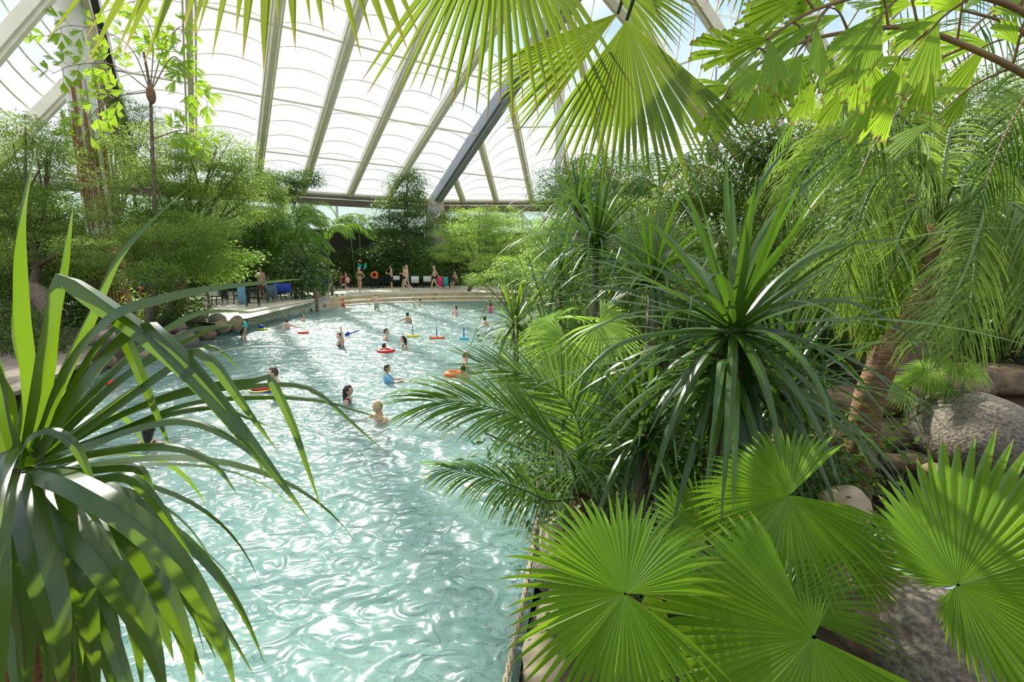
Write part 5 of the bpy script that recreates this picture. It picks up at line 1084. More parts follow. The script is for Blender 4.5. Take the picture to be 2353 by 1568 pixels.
def person(label, loc, yaw, h=1.75, skin='skin1', hair='hairdark', hairlen=0, suit=None, suitm='black', armL='down', armR='down', legL='stand', legR='stand', head_yaw=0, girth=1.08, vox=.013, bald=False, extra=None, lean=0.0, zoff=0.0, seat=None, group=None):
    """the figure faces +y before it is turned by yaw"""
    s = h / 1.75; R_ = rotz(yaw); bones = []; V = []; E_ = []; Rd = []
    def vert(p, r): V.append(np.array(p, float)); Rd.append(r); return len(V) - 1
    def edge(a, b, nm): E_.append((a, b)); bones.append((nm, V[a], V[b]))
    g_ = girth; hz = .93
    pel = vert((0, 0, hz), .125 * g_); wa = vert((0, 0, 1.07), .112 * g_); ch = vert((0, .0, 1.25), .138 * g_); uc = vert((0, -.005, 1.40), .095); nk = vert((0, 0, 1.475), .060); nt = vert((0, .02, 1.55), .054)
    edge(pel, wa, 'pelvis'); edge(wa, ch, 'chest'); edge(ch, uc, 'upper'); edge(uc, nk, 'neck'); edge(nk, nt, 'neck')
    for sx, arm, leg in ((-1, armL, legL), (1, armR, legR)):
        m3 = np.array([sx, 1, 1.]); sh = vert((sx * .17, -.005, 1.40), .064); edge(uc, sh, 'shoulder'); e_, w_ = [np.array(q) * m3 for q in ARM[arm]]
        el = vert(V[sh] + e_, .044); wr = vert(V[sh] + w_, .029); edge(sh, el, 'arm'); edge(el, wr, 'fore')
        d = nrm(w_ - e_); pm = vert(V[wr] + d * .06, .03); edge(wr, pm, 'hand'); sd_ = nrm(np.cross(d, A(.2, .3, 1)) + 1e-3); dn = nrm(np.cross(sd_, d))
        for fi in range(4):
            o = (fi - 1.5) * .019; a1 = vert(V[pm] + d * (.045 - abs(o) * .3) + sd_ * o * 1.4, .0095); a2 = vert(V[a1] + d * (.032 + (.008 if fi in (1, 2) else 0)) + dn * .012, .008); edge(pm, a1, 'finger'); edge(a1, a2, 'finger')
        a1 = vert(V[wr] + d * .05 + sd_ * .045, .011); a2 = vert(V[a1] + d * .03 + sd_ * .012 + dn * .01, .009); edge(wr, a1, 'finger'); edge(a1, a2, 'finger')
        hp = vert((sx * .085, 0, hz - .06), .092 * g_); edge(pel, hp, 'pelvis'); k_, an = [np.array(q) * m3 for q in LEG[leg]]
        kn = vert(V[hp] + k_, .056); ak = vert(V[hp] + an, .036); edge(hp, kn, 'thigh'); edge(kn, ak, 'calf')
        hl = vert(V[ak] + A(0, -.01, -.04), .034); to = vert(V[ak] + A(sx * .02, .15, -.055), .028); edge(ak, hl, 'foot'); edge(hl, to, 'foot')
    me = bpy.data.meshes.new('sk'); me.from_pydata([tuple(v) for v in V], [(a, b) for a, b in E_], [])
    bm = bmesh.new(); bm.from_mesh(me); ly = bm.verts.layers.skin.verify(); bm.verts.ensure_lookup_table()
    for i, v in enumerate(bm.verts): v[ly].radius = (Rd[i], Rd[i]); v[ly].use_root = (i == 0)
    bm.to_mesh(me); bm.free()
    b = eval_mesh(me, [('SKIN', {'use_smooth_shade': True}), ('SUBSURF', {'levels': 1})]); bv, bf = mesh_arrays(b)
    tor = (bv[:, 2] > hz - .12) & (bv[:, 2] < 1.44) & (np.abs(bv[:, 0]) < .17) & (np.abs(bv[:, 1]) < .2); bv[tor, 1] *= .76
    # head with brow, nose, lips, chin and ears
    hc = A(0, .030, 1.622); k, m_ = 26, 18; th = np.linspace(0, math.pi, m_ + 1); ph = np.arange(k) / k * 2 * math.pi
    hv = np.array([[math.sin(a) * math.cos(b_), math.sin(a) * math.sin(b_), math.cos(a)] for a in th for b_ in ph]); x, y, z = hv.T
    f = np.clip(y, 0, 1); nose = np.exp(-(x / .16) ** 2 - ((z + .12) / .22) ** 2) * f ** 3; eyes = (np.exp(-((np.abs(x) - .42) / .2) ** 2 - ((z - .06) / .13) ** 2)) * f; chin = np.exp(-(x / .4) ** 2 - ((z + .82) / .2) ** 2) * (y > -.1)
    lips = np.exp(-(x / .28) ** 2 - ((z + .48) / .08) ** 2) * f ** 2; jaw = np.clip(-z, 0, 1)
    hp_ = np.stack([x * .078 * (1 - .24 * jaw ** 2), y * .096 * (1 - .12 * jaw) + nose * .026 - eyes * .010 + lips * .006 + chin * .012 - (jaw * .012) * (y < 0), z * .118], 1)
    i = np.arange(m_)[:, None] * k; j = np.arange(k)[None, :]; j2 = (j + 1) % k
    hf = [tuple(q) for q in np.stack([i + j, i + k + j, i + k + j2, i + j2], -1).reshape(-1, 4)]
    Rh = rotz(head_yaw); hw = hp_ @ Rh.T + hc
    ear = MB()
    for sx in (-1, 1): ear.ell(A(sx * .078, -.005, -.01) @ Rh.T + hc, (.012, .022, .032), 8, 6)
    ev = np.concatenate(ear.v); ef = [tuple(q) for q in np.concatenate(ear.f)]
    allv = np.concatenate([bv, hw, ev]); o1 = len(bv); o2 = o1 + len(hw)
    faces = bf + [tuple(q + o1 for q in f_) for f_ in hf] + [tuple(q + o2 for q in f_) for f_ in ef]
    me2 = bpy.data.meshes.new('j'); me2.from_pydata([tuple(v) for v in allv], [], faces)
    body = eval_mesh(me2, [('REMESH', {'mode': 'VOXEL', 'voxel_size': vox / s, 'use_smooth_shade': True}), ('SMOOTH', {'factor': .5, 'iterations': 1})])
    v, fc = mesh_arrays(body)
    if len(v) < 200: v, fc = allv, faces
    nb = np.stack([np.linalg.norm(v - (a + np.clip(((v - a) @ (b_ - a)) / max((b_ - a) @ (b_ - a), 1e-9), 0, 1)[:, None] * (b_ - a)), axis=1) for _, a, b_ in bones]); near = nb.argmin(0); nmz = [q[0] for q in bones]; bone = np.array([nmz[q] for q in near]); bone[v[:, 2] > 1.53] = 'head'
    def place(p):
        p = np.asarray(p, float)
        if lean: a = lean; c_, s_ = math.cos(a), math.sin(a); p = np.stack([p[..., 0], p[..., 1] * c_ + (p[..., 2] - hz) * s_, -p[..., 1] * s_ + (p[..., 2] - hz) * c_ + hz], -1)
        return (p * s) @ R_.T + np.array([0, 0, zoff])
    def mk(name, vv, ff, mat, parent):
        m2 = bpy.data.meshes.new(name); m2.from_pydata([tuple(q) for q in place(vv)], [], ff); m2.materials.append(M[mat])
        for p in m2.polygons: p.use_smooth = True
        o = bpy.data.objects.new(name, m2); C.objects.link(o)
        if parent is not None: o.parent = parent
        return o
    root = mk('person', v, fc, skin, None); root.location = Vector([float(q) for q in loc]); tag(root, label, 'person', group)
    # vertex normals for clothing
    tri = np.array([f_[:3] for f_ in fc]); fn = np.cross(v[tri[:, 1]] - v[tri[:, 0]], v[tri[:, 2]] - v[tri[:, 0]]); vn = np.zeros_like(v)
    for q in range(3): np.add.at(vn, tri[:, q], fn)
    vn = nrm(vn)
    def cover(name, mask, off, mat):
        keep = [f_ for f_ in fc if mask[list(f_)].all()]
        if len(keep) < 4: return
        us = sorted({q for f_ in keep for q in f_}); mp_ = {q: i for i, q in enumerate(us)}
        mk(name, (v + vn * off)[us], [tuple(mp_[q] for q in f_) for f_ in keep], mat, root)
    z_ = v[:, 2]; hl_ = V[0]; kfrac = np.array([np.clip(np.dot(p - A(np.sign(p[0]) * .085, 0, hz - .06), A(0, 0, -1)) / .44, 0, 1) for p in v])
    thd = np.min([np.linalg.norm(v - (A(sx * .085, 0, hz - .06)), axis=1) for sx in (-1, 1)], axis=0)
    tr_ = (bone == 'thigh') & (thd < .30) | ((bone == 'pelvis') & (z_ < hz + .05))
    br_ = ((bone == 'pelvis') & (z_ < hz + .05)) | ((bone == 'thigh') & (thd < .11))
    tor_ = np.isin(bone, ['pelvis', 'chest', 'upper'])
    if suit == 'trunks': cover('swim_shorts', tr_, .012, suitm)
    if suit == 'briefs': cover('swim_briefs', br_, .008, suitm)
    if suit == 'bikini': cover('bikini_bottom', br_, .008, suitm); cover('bikini_top', (tor_ & (z_ > 1.19) & (z_ < 1.29)), .012, suitm)
    if suit == 'suit': cover('swimsuit', br_ | (tor_ & (z_ < 1.33)) | (np.isin(bone, ['upper', 'shoulder']) & (np.abs(np.abs(v[:, 0]) - .09) < .022) & (z_ > 1.28)), .008, suitm)
    if suit == 'shirt': cover('shirt', tor_ & (z_ > hz - .02) | (bone == 'shoulder') | ((bone == 'arm') & (z_ > 1.24)), .012, suitm)
    # hair follows the skull
    hh = hw - hc; loc_h = hh @ Rh; fr = loc_h[:, 1] / .096; up_ = loc_h[:, 2] / .118
    if bald: keepm = (up_ > -.35) & (up_ < .42) & (fr < .15)
    else: keepm = (up_ > .50) | ((fr < .28) & (up_ > -.25)) | ((fr < -.15) & (up_ > -.62))
    hv2 = hc + (hh * (1.09 if not bald else 1.03)) ; ff = [f_ for f_ in hf if keepm[list(f_)].all()]
    us = sorted({q for f_ in ff for q in f_}); mp_ = {q: i for i, q in enumerate(us)}
    hairv = list(hv2[us]); hairf = [tuple(mp_[q] for q in f_) for f_ in ff]
    if hairlen:
        hm = MB(); n = 9; t_ = np.linspace(0, 1, n); c0 = hc + A(0, -.045, .02) @ Rh.T; c1 = hc + A(0, -.075, -.13) @ Rh.T - A(0, 0, hairlen)
        q = c0 + (c1 - c0) * t_[:, None]; hm.tube(q, .078 * (1 - .40 * t_ ** 2), 10, cap=False); hm.ell(c1, (.046, .04, .03), 10, 5)
        hvv = np.concatenate(hm.v); base = len(hairv); hairv += list(hvv); hairf += [tuple(int(x_) + base for x_ in f_) for q_ in hm.f for f_ in q_]
    if hairlen < 0: pass
    mk('hair', np.array(hairv), hairf, hair, root)
    em = MB()
    for sx in (-1, 1):
        em = MB().ell(A(sx * .032, .076, .008) @ Rh.T + hc, (.009, .008, .006), 8, 6); mk('eye', np.concatenate(em.v), [tuple(int(x_) for x_ in f_) for f_ in np.concatenate(em.f)], 'eye', root)
    if extra: extra(root, V, mk, hc, Rh)
    return root, lambda p: place(p) + np.asarray(loc, float), V
def ring(m, c, ax, R, r, k=16, kk=8):
    ax = nrm(ax); e1 = nrm(np.cross(ax, A(.3, .2, 1) if abs(ax[2]) < .9 else A(1, 0, 0))); e2 = np.cross(ax, e1); a = np.arange(k) / k * 2 * math.pi; b = np.arange(kk) / kk * 2 * math.pi
    v = np.array([c + (R + r * math.cos(y)) * (math.cos(x) * e1 + math.sin(x) * e2) + ax * r * math.sin(y) for x in a for y in b]); i = np.arange(k)[:, None]; j = np.arange(kk)[None, :]
    m.add(v, np.stack([i * kk + j, ((i + 1) % k) * kk + j, ((i + 1) % k) * kk + (j + 1) % kk, i * kk + (j + 1) % kk], -1).reshape(-1, 4)); return m
def armbands(col):
    def f(root, V, mk, hc, Rh):
        for sx in (-1, 1):
            sh = A(sx * .17, -.005, 1.40); idx = [i for i, q in enumerate(V) if np.allclose(q, sh)][0]; el = V[idx + 1]; m = ring(MB(), sh * .4 + el * .6, el - sh, .055, .045); mk('armband', np.concatenate(m.v), [tuple(int(x) for x in f_) for f_ in np.concatenate(m.f)], col, root)
    return f
def vest(col):
    def f(root, V, mk, hc, Rh):
        m = MB(); t = np.linspace(0, 1, 7); m.tube(np.c_[np.zeros(7), np.full(7, .0), 1.1 + .33 * t], np.array([.155, .175, .18, .18, .175, .16, .10]), 16, cap=False); q = np.concatenate(m.v); q[:, 1] *= .8
        mk('life_vest', q, [tuple(int(x) for x in f_) for f_ in np.concatenate(m.f)], col, root)
    return f
def goggles(col):
    def f(root, V, mk, hc, Rh):
        m = ring(MB(), hc + A(0, 0, .012), Z3, .094, .007, 20, 6); mk('goggles', np.concatenate(m.v), [tuple(int(x) for x in f_) for f_ in np.concatenate(m.f)], col, root)
    return f
PI = math.pi
def swimmer(label, u, v, top, **k):
    """stands on the pool floor; (u, v) is where the water meets the body, top how far the head shows above it"""
    p = Wz(u, v, 0.0); h = k.get('h', 1.75); return person(label, (p[0], p[1], top - h), k.pop('yaw', 0), vox=k.pop('vox', .018), **k)
sw = swimmer
# yaw 0 looks away from the viewer, PI looks at the viewer, -PI/2 looks right, PI/2 looks left
sw('bather with short brown hair standing in the pool holding a red and blue float', 636, 908, .62, yaw=PI * .62, hair='hairbrown', suit='trunks', suitm='navy', armL='hold', armR='hold', girth=1.15, vox=.011)
sw('bather with long wet dark hair, only head and neck above the water', 799, 922, .34, yaw=-PI * .45, skin='skin2', hairlen=.14, suit='suit', suitm='black', h=1.65, vox=.011)
sw('bald bather in the pool behind the tip of the reaching frond', 872, 962, .36, yaw=PI * .8, skin='skin2', bald=True, hair='hairdark', suit='trunks', suitm='navy', girth=1.15, vox=.011, armL='arms_fwd', armR='arms_fwd')
sw('bather seen from behind with dark tied hair behind the left blades', 345, 1022, .33, yaw=.1, hairlen=.03, suit='suit', h=1.65, armL='arms_fwd', armR='arms_fwd', vox=.011)
sw('dark-haired child with goggles and a yellow strap right of the long-haired bather', 889, 878, .42, yaw=-PI * .4, h=1.35, skin='skin2', suit='shirt', suitm='ltblue', extra=goggles('yellow'), armL='front', armR='front', vox=.012)
sw('balding bather in profile behind the date palm fronds', 1069, 848, .50, yaw=-PI * .42, bald=True, suit='trunks', skin='skin1', vox=.012)
sw('dark-haired child before the balding bather', 1064, 868, .30, yaw=-PI * .1, h=1.3, skin='skin2', vox=.013)
sw('bather raising one arm, black swimsuit, left of the others in the middle', 783, 796, .46, yaw=PI * .75, h=1.68, suit='suit', armL='up', armR='hold', hairlen=.05, vox=.013)
sw('dark-haired bather in profile facing right in the middle of the pool', 887, 781, .42, yaw=-PI * .5, h=1.75, hair='hairbrown', vox=.014)
sw('bather with wet hair and black patterned top looking left', 929, 798, .38, yaw=PI * .6, h=1.66, suit='suit', hairlen=.08, vox=.014)
sw('child leaning on a red float in the middle of the pool', 882, 806, .24, yaw=-PI * .3, h=1.3, armL='arms_fwd', armR='arms_fwd', hair='hairdark', vox=.014)
sw('bather in black swimsuit at the left bank below the turquoise float', 560, 779, .44, yaw=-PI * .35, h=1.65, suit='suit', hairlen=.08, skin='skin2', vox=.014)
sw('ginger child seen from behind with arms spread on the water', 661, 755, .42, yaw=.1, h=1.4, armL='spread', armR='spread', hair='hairbrown')
sw('child showing only the head near the flagstone wall', 697, 738, .30, yaw=-PI * .6, h=1.3, hair='hairbrown')
sw('boy seen from behind in front of the paddling pair', 937, 741, .46, yaw=.4, h=1.4, hair='hairdark', skin='skin2', armL='spread')
sw('woman holding a child against her in the far right of the pool', 1047, 722, .46, yaw=PI * .7, h=1.65, hairlen=.02, armL='front', armR='front')
sw('small child held in front of the woman far right', 1048, 727, .22, yaw=PI * .9, h=1.0)
sw('child with orange armbands and pink swimsuit at the far right', 1127, 719, .52, yaw=0.2, h=1.15, suit='suit', suitm='pink', extra=armbands('orange'), armL='spread', armR='spread', hairlen=.05)
sw('pale bather half hidden behind the bent blade at the right side of the pool', 1114, 748, .44, yaw=PI * .3, h=1.75, suit='trunks')
sw('child in a pale green shirt playing by the steps', 952, 707, .56, yaw=-PI * .5, h=1.2, suit='shirt', suitm='paleshirt', armR='front')
sw('girl in a pink and black top beside the green-shirted child', 965, 704, .48, yaw=PI * .6, h=1.2, suit='suit', suitm='pink', hairlen=.05)
sw('child in an orange life vest wading at the steps', 788, 706, .78, yaw=-PI * .5, h=1.15, suit='trunks', suitm='red', extra=vest('orange'), legL='fwd', legR='bck')
sw('pale child wading from the steps in patterned shorts', 866, 713, .95, yaw=.4, h=1.35, suit='trunks', suitm='pattern', hair='hairblond', legL='bent', legR='stand', armL='spread', lean=.25)
# on the terrace
def stander(label, u, v, **k):
    p = Wz(u, v, .52); return person(label, (p[0], p[1], .535), k.pop('yaw', 0), vox=.015, **k)
st_ = stander
st_('woman in a brown bikini standing with a hand on her hip', 828, 673, yaw=PI * .85, h=1.68, skin='skin2', hair='hairblond', suit='bikini', suitm='redbark' if False else 'black', armL='hip', armR='hip')
st_('child in black trunks with orange armbands at the top step', 801, 674, yaw=PI * .3, h=1.2, suit='trunks', suitm='black', extra=armbands('orange'), armL='hold', armR='hold', legR='fwd')
st_('man in black trunks holding a cup, walking left', 901, 668, yaw=PI * .55, h=1.78, skin='skin2', suit='trunks', suitm='black', armL='hold', armR='down', hair='hairdark')
st_('man in patterned swim shorts striding across the terrace', 937, 669, yaw=PI * .5, h=1.78, suit='trunks', suitm='pattern', legL='fwd', legR='bck', hair='hairgrey')
st_('bather walking half hidden behind the man in patterned shorts', 931, 666, yaw=PI * .5, h=1.72, suit='bikini', suitm='black', legL='bck', legR='fwd', armL='hold')
st_('grey-haired man in black briefs striding left', 1000, 667, yaw=PI * .5, h=1.74, suit='briefs', suitm='black', legL='fwd', legR='bck', hair='hairgrey', armR='back', armL='swing')
st_('man in red swim shorts standing among the left terrace tables', 605, 688, yaw=PI * .95, h=1.8, suit='trunks', suitm='red', hair='hairbrown', girth=1.15)
def seated(label, u, v, **k):
    p = Wz(u, v, .52); s = k.get('h', 1.65) / 1.75; return person(label, (p[0], p[1], .535), k.pop('yaw', PI), legL='sit', legR='sit', armL='lap', armR='lap', zoff=-(.87 - .50) * s - .0, vox=.015, **k)
se1 = seated('seated bather in a pink top at the right end of the terrace chairs', 1046, 664, yaw=PI * .85, h=1.62, suit='suit', suitm='pink', hair='hairblond')
se2 = seated('bather seated beside the blue towel by the rope fence', 760, 668, yaw=PI * .8, h=1.62, hair='hairbrown', skin='skin2', suit='suit', suitm='black')
se3 = seated('child in orange sitting at a table behind the armband child', 785, 664, yaw=-PI * .5, h=1.3, suit='shirt', suitm='orange', hair='hairbrown')
se4 = seated('bather in white sitting at the table behind the armband child', 797, 662, yaw=PI * .6, h=1.6, suit='shirt', suitm='whitecloth')
se5 = seated('bather sitting at the left terrace near the blue towels', 556, 696, yaw=-PI * .6, h=1.65, hair='hairbrown', suit='suit', suitm='bluegrey')
se6 = seated('dark-haired bather sitting behind the man in red shorts', 620, 680, yaw=PI, h=1.6, hairlen=.08, suit='suit', suitm='black')
# swimmer in the narrow stream at the right
p = Wz(2118, 1190, 0.0)
person('swimmer drifting along the stream, a bare arm stretched over the water', (p[0] + .25, p[1] + .05, -1.40), PI * .55, h=1.7, suit='trunks', suitm='blue', armL='arms_fwd', armR='arms_fwd', vox=.011)

# ---------------------------------------------------------------- toys and floats
def float_toy(name, label, cat, u, v, cols, fn, z=0.0):
    p = Wz(u, v, z); t = thing(name, label, cat, p); fn(t, p); return t
def boat(t, p, hull='orange', mast='blue', s=.26):
    for q in (-1, 1): MB().tube(spline([p + A(-s, q * .09, .03), p + A(0, q * .10, .02), p + A(s, q * .09, .03)], 8), .035, 8).build('pontoon', M[hull], t)
    for q in (-.5, 0, .5): MB().beam(p + A(s * q, -.12, .05), p + A(s * q, .12, .05), .05, .03).build('slat', M[hull], t)
    MB().tube([p + A(0, 0, 0), p + A(0, 0, .42)], .02, 8).build('mast', M[mast], t)
float_toy('toy_catamaran', 'orange toy raft with a blue mast floating on the pool', 'toy', 1004, 778, 0, lambda t, p: boat(t, p))
float_toy('toy_catamaran', 'yellow toy raft with a blue mast floating left of the orange one', 'toy', 949, 774, 0, lambda t, p: boat(t, p, 'yellow', 'bluegrey', .22))
float_toy('toy_catamaran', 'light blue toy raft floating right of the orange one', 'toy', 1066, 780, 0, lambda t, p: boat(t, p, 'cyan', 'blue', .15))
def swimring(col, R=.3, r=.09):
    def f(t, p): ring(MB(), p + A(0, 0, .02), Z3, R, r, 24, 10).build('tube', M[col], t)
    return f
def ringobj(label, col, u, v, R=.25, r=.08, z=0.0, ax=Z3, name='swim_ring', dz=.02):
    R, r = R * .72, r * .85
    p = Wz(u, v, z); o = ring(MB(), A(0, 0, dz), ax, R, r, 24, 10).build(name, M[col]); o.location = Vector([float(q) for q in p]); return tag(o, label, 'swim float')
ringobj('red float under the arms of the leaning child', 'red', 887, 808, .30, .07)
ringobj('coral red swim ring drifting alone left of the raised-arm bather', 'red', 697, 766, .20, .07)
ringobj('orange swim float before the balding bather behind the palm', 'orange', 1043, 862, .24, .09)
ringobj('turquoise float leaning on the left bank stones', 'turquoise', 552, 752, .26, .10, z=.25, ax=A(0, -.7, .6))
ringobj('small red float drifting at the shaded left side of the pool', 'red', 262, 882, .16, .06)
p = Wz(600, 893, .12); t = thing('swim_board', 'red and blue swim float held by the brown-haired bather', 'swim float', p)
MB().ell(p + A(.0, 0, .02), (.25, .16, .05), 16, 8).build('upper_pad', M['red'], t); MB().ell(p + A(.05, 0, -.07), (.30, .18, .07), 16, 8).build('lower_pad', M['blue'], t); ring(MB(), p + A(0, 0, -.01), Z3, .24, .015, 20, 6).build('trim_cord', M['yellow'], t)
p = Wz(604, 757, .03); t = thing('toy_boat', 'small blue toy with yellow hull drifting by the flagstone wall', 'toy', p)
MB().ell(p, (.22, .12, .06), 14, 6).build('hull', M['yellow'], t); MB().ell(p + A(-.05, 0, .10), (.12, .08, .09), 12, 6).build('cabin', M['blue'], t)
p = Wz(808, 768, .1); t = thing('pool_dart', 'long blue diving dart thrown over the water', 'toy', p)
MB().tube([p + A(-.25, 0, -.05), p + A(.25, .1, .12)], [.03, .02], 8).build('shaft', M['blue'], t)
for q in (-1, 1): MB().beam(p + A(-.25, 0, -.05), p + A(-.1, .02, .02) + A(0, 0, q * .05), .012, .08).build('fin', M['blue'], t)

# ---------------------------------------------------------------- terrace furniture
def chair_proto(mat='greenplastic'):
    t = thing('garden_chair', 'x', 'chair', (0, 0, 0)); t.location = (0, 0, 0)
    m = LMB(); n = 6; m.box((0, 0, .43), (.46, .44, .03)); m.box((0, .21, .40), (.46, .03, .07)); m.build('seat', M[mat], t)
    m = LMB(); a = np.linspace(-.95, .95, 9)
    for i, q in enumerate(a): m.tube([[math.sin(q) * .27, -.26 + (1 - math.cos(q)) * .18, .42], [math.sin(q) * .29, -.32 + (1 - math.cos(q)) * .18, .86 - abs(q) ** 2 * .07]], .019, 6)
    m.tube([[math.sin(q) * .29, -.32 + (1 - math.cos(q)) * .18, .87 - abs(q) ** 2 * .07] for q in np.linspace(-1, 1, 11)], .028, 6); m.build('backrest', M[mat], t)
    for s_ in (-1, 1):
        m = LMB(); m.tube([[s_ * .25, -.20, .74], [s_ * .29, -.02, .67], [s_ * .28, .18, .65], [s_ * .27, .22, .44]], .022, 6); m.build('armrest', M[mat], t)
        for y in (-.22, .20):
            m = LMB(); m.tube([[s_ * .22, y, .44], [s_ * .27, y * 1.25, 0]], [.028, .02], 6); m.build('leg', M[mat], t)
    return t
def table_proto(top='greenplastic'):
    t = thing('garden_table', 'x', 'table', (0, 0, 0)); m = LMB(); m.tube([[0, 0, .69], [0, 0, .72]], .46, 24, cap=False); m.v[-1] = m.v[-1]
    k = 24; a = np.arange(k) / k * 2 * PI; m.add(np.r_[np.c_[np.cos(a) * .46, np.sin(a) * .46, np.full(k, .72)], [[0, 0, .722]]], [[i, (i + 1) % k, k] for i in range(k)]); m.build('tabletop', M[top], t)
    for sx in (-1, 1):
        for sy in (-1, 1): LMB().tube([[sx * .26, sy * .26, .70], [sx * .34, sy * .34, 0]], .025, 6).build('leg', M['greenplastic'], t)
    return t
def children(o): return [c for c in bpy.data.objects if c.parent == o]
chairs = [('far terrace, behind the hand-on-hip bather', 842, 664, .3), ('far terrace, second right of the hand-on-hip bather', 856, 663, -.4), ('far terrace, left of the man with the cup', 868, 662, 2.8), ('far terrace, row between cup man and hand-on-hip bather', 880, 661, 3.3), ('far terrace, directly behind the man with the cup', 891, 661, 3.0),
          ('far terrace, behind the striding pair', 915, 661, .5), ('far terrace, right behind the striding pair', 948, 661, 2.9), ('far terrace, holding a white towel', 957, 661, 3.4), ('far terrace, left of the grey-haired man', 985, 662, 2.6), ('far terrace, right of the pink towel', 1026, 662, .2), ('far terrace, at the right end under the pink-top bather', 1046, 664, PI + PI * .85),
          ('far terrace, at the rope fence under the seated bather', 760, 668, PI + PI * .8), ('far terrace, left of the armband child', 784, 664, PI * .5), ('far terrace, behind the armband child', 799, 662, PI * 1.6), ('far terrace, with the pink towel', 1014, 663, .1),
          ('left terrace, nearest to the flagstone wall', 582, 704, .4), ('left terrace, second along the flagstone wall', 632, 694, -.5), ('left terrace, next to the blue towels', 655, 689, 2.9), ('left terrace, behind the table with glasses', 590, 684, 3.1), ('left terrace, beside the man in red shorts', 618, 682, 2.7), ('left terrace, far left by the bamboo mast', 330, 706, .3), ('left terrace, behind the bank stones', 345, 700, 2.0), ('left terrace, under the reading bather', 556, 698, PI * .4), ('left terrace, among the shrubs right of the mast', 505, 700, 1.0)]
proto = chair_proto(); kids = children(proto); tb = table_proto(); tkids = children(tb)
def put(root, kk, first, label, cat, group, p, rz):
    r = root if first else root.copy()
    if not first:
        C.objects.link(r)
        for c in kk: c2 = c.copy(); C.objects.link(c2); c2.parent = r
    r.location = Vector([float(q) for q in p]); r.rotation_euler = (0, 0, rz); r['label'] = label; r['group'] = group; return r
cpos = {}
for i, (w_, u, v, rz) in enumerate(chairs):
    p = Wz(u, v, .52); p[2] = .522; cpos[i] = p; put(proto, kids, i == 0, 'dark green plastic armchair on the ' + w_, 'chair', 'dark green plastic garden chairs', p, rz)
tables = [('far terrace behind the armband child', 792, 661), ('far terrace left of the man with the cup', 862, 661), ('far terrace behind the striding men', 925, 660), ('far terrace left of the grey-haired man', 972, 661), ('left terrace by the flagstone wall', 595, 696), ('left terrace with glasses before the man in red shorts', 606, 690), ('left terrace right of the bamboo mast', 352, 703)]
tpos = []
for i, (w_, u, v) in enumerate(tables):
    p = Wz(u, v, .52); p[2] = .522; tpos.append(p); put(tb, tkids, i == 0, 'round garden table on the ' + w_, 'table', 'round garden tables', p, .3 * i)
def cloth(name, label, p, w, h, mat, yaw=0, d=.05, cat='towel'):
    n = 10; s = np.linspace(-.5, .5, n); m = MB(); P = []
    for z, y in ((0, -.02), (.0, d), (-h * .5, d + .03), (-h, d + .02)):
        P.append(np.c_[s * w, np.full(n, y) + .012 * np.sin(s * 17), np.full(n, z)])
    P = np.array(P) @ rotz(yaw).T + np.asarray(p); i = np.arange(3)[:, None] * n; j = np.arange(n - 1)[None, :]
    m.add(P.reshape(-1, 3), np.stack([i + j, i + j + 1, i + n + j + 1, i + n + j], -1).reshape(-1, 4)); o = m.build(name, M[mat]); md = o.modifiers.new('thick', 'SOLIDIFY'); md.thickness = .02
    return tag(o, label, cat)
cloth('towel', 'pink towel hanging from a terrace chair behind the grey-haired man', cpos[14] + A(0, -.36, .90), .42, .75, 'pink', 0, -.06)
cloth('towel', 'grey-green towel hanging next to the pink one', cpos[14] + A(.42, -.34, .88), .34, .7, 'turquoise', 0, -.06)
cloth('towel', 'white towel draped over a terrace chair left of the grey-haired man', cpos[7] + A(0, -.42, .88), .6, .5, 'whitecloth', .1, -.06)
cloth('towel', 'white towel on the terrace chair behind the striding pair', cpos[5] + A(0, -.42, .90), .5, .3, 'whitecloth', 0, -.06)
cloth('towel', 'white towel on the terrace chair nearest the grey-haired man', cpos[8] + A(0, -.42, .90), .6, .4, 'whitecloth', 0, -.06)
cloth('towel', 'bright blue towel hanging on the rope-fence chair', cpos[11] + A(-.1, -.5, .92), .45, .8, 'blue', 0, -.05)
cloth('towel', 'big blue towel over a chair at the right of the left terrace', cpos[17] + A(.1, -.40, .92), .9, .5, 'blue', .3, -.06)
cloth('towel', 'grey towel over the chair beside the big blue towel', cpos[16] + A(.1, -.42, .90), .6, .6, 'bluegrey', -.1, -.06)
cloth('towel', 'light blue towel hanging at the left terrace edge', cpos[22] + A(.3, -.42, .95), .4, .9, 'ltblue', 0, -.06)
cloth('towel', 'white towel on the left terrace among the shrubs', cpos[23] + A(.0, -.42, .95), .5, .5, 'whitecloth', 0, -.06)
cloth('towel', 'red towel on the chair right of the bamboo mast', cpos[21] + A(0, -.40, .92), .3, .4, 'red', 0, -.06)
cloth('towel', 'orange towel hanging on the terrace chair behind the armband child', cpos[13] + A(0, -.40, .90), .45, .6, 'orange', 0, -.06)
p = tpos[1]; o = tag(ring(MB(), A(0, 0, 0), A(0, -1, .3), .22, .09, 24, 10).build('swim_ring', M['orange']), 'orange swim ring leaning on the terrace table left of the cup man', 'swim float'); o.location = Vector([float(q) for q in (p + A(.1, -.38, .98))])
cloth('towel', 'blue and white cloth lying on the table above the orange swim ring', p + A(.2, -.2, .76), .4, .06, 'ltblue', 0, -.3)
for i, (dx, dy) in enumerate([(0, .05), (.15, -.1), (-.15, -.12)]):
    q = tpos[5] + A(dx, dy, .725); t = thing('drinking_glass', ['tall glass in the middle of the left terrace table', 'glass at the right of the left terrace table', 'glass at the left of the left terrace table'][i], 'glass', q, 'glasses on the left terrace table')
    MB().tube([q, q + A(0, 0, .05), q + A(0, 0, .18)], [.03, .035, .045], 12, cap=False).build('bowl', M['glass'], t)
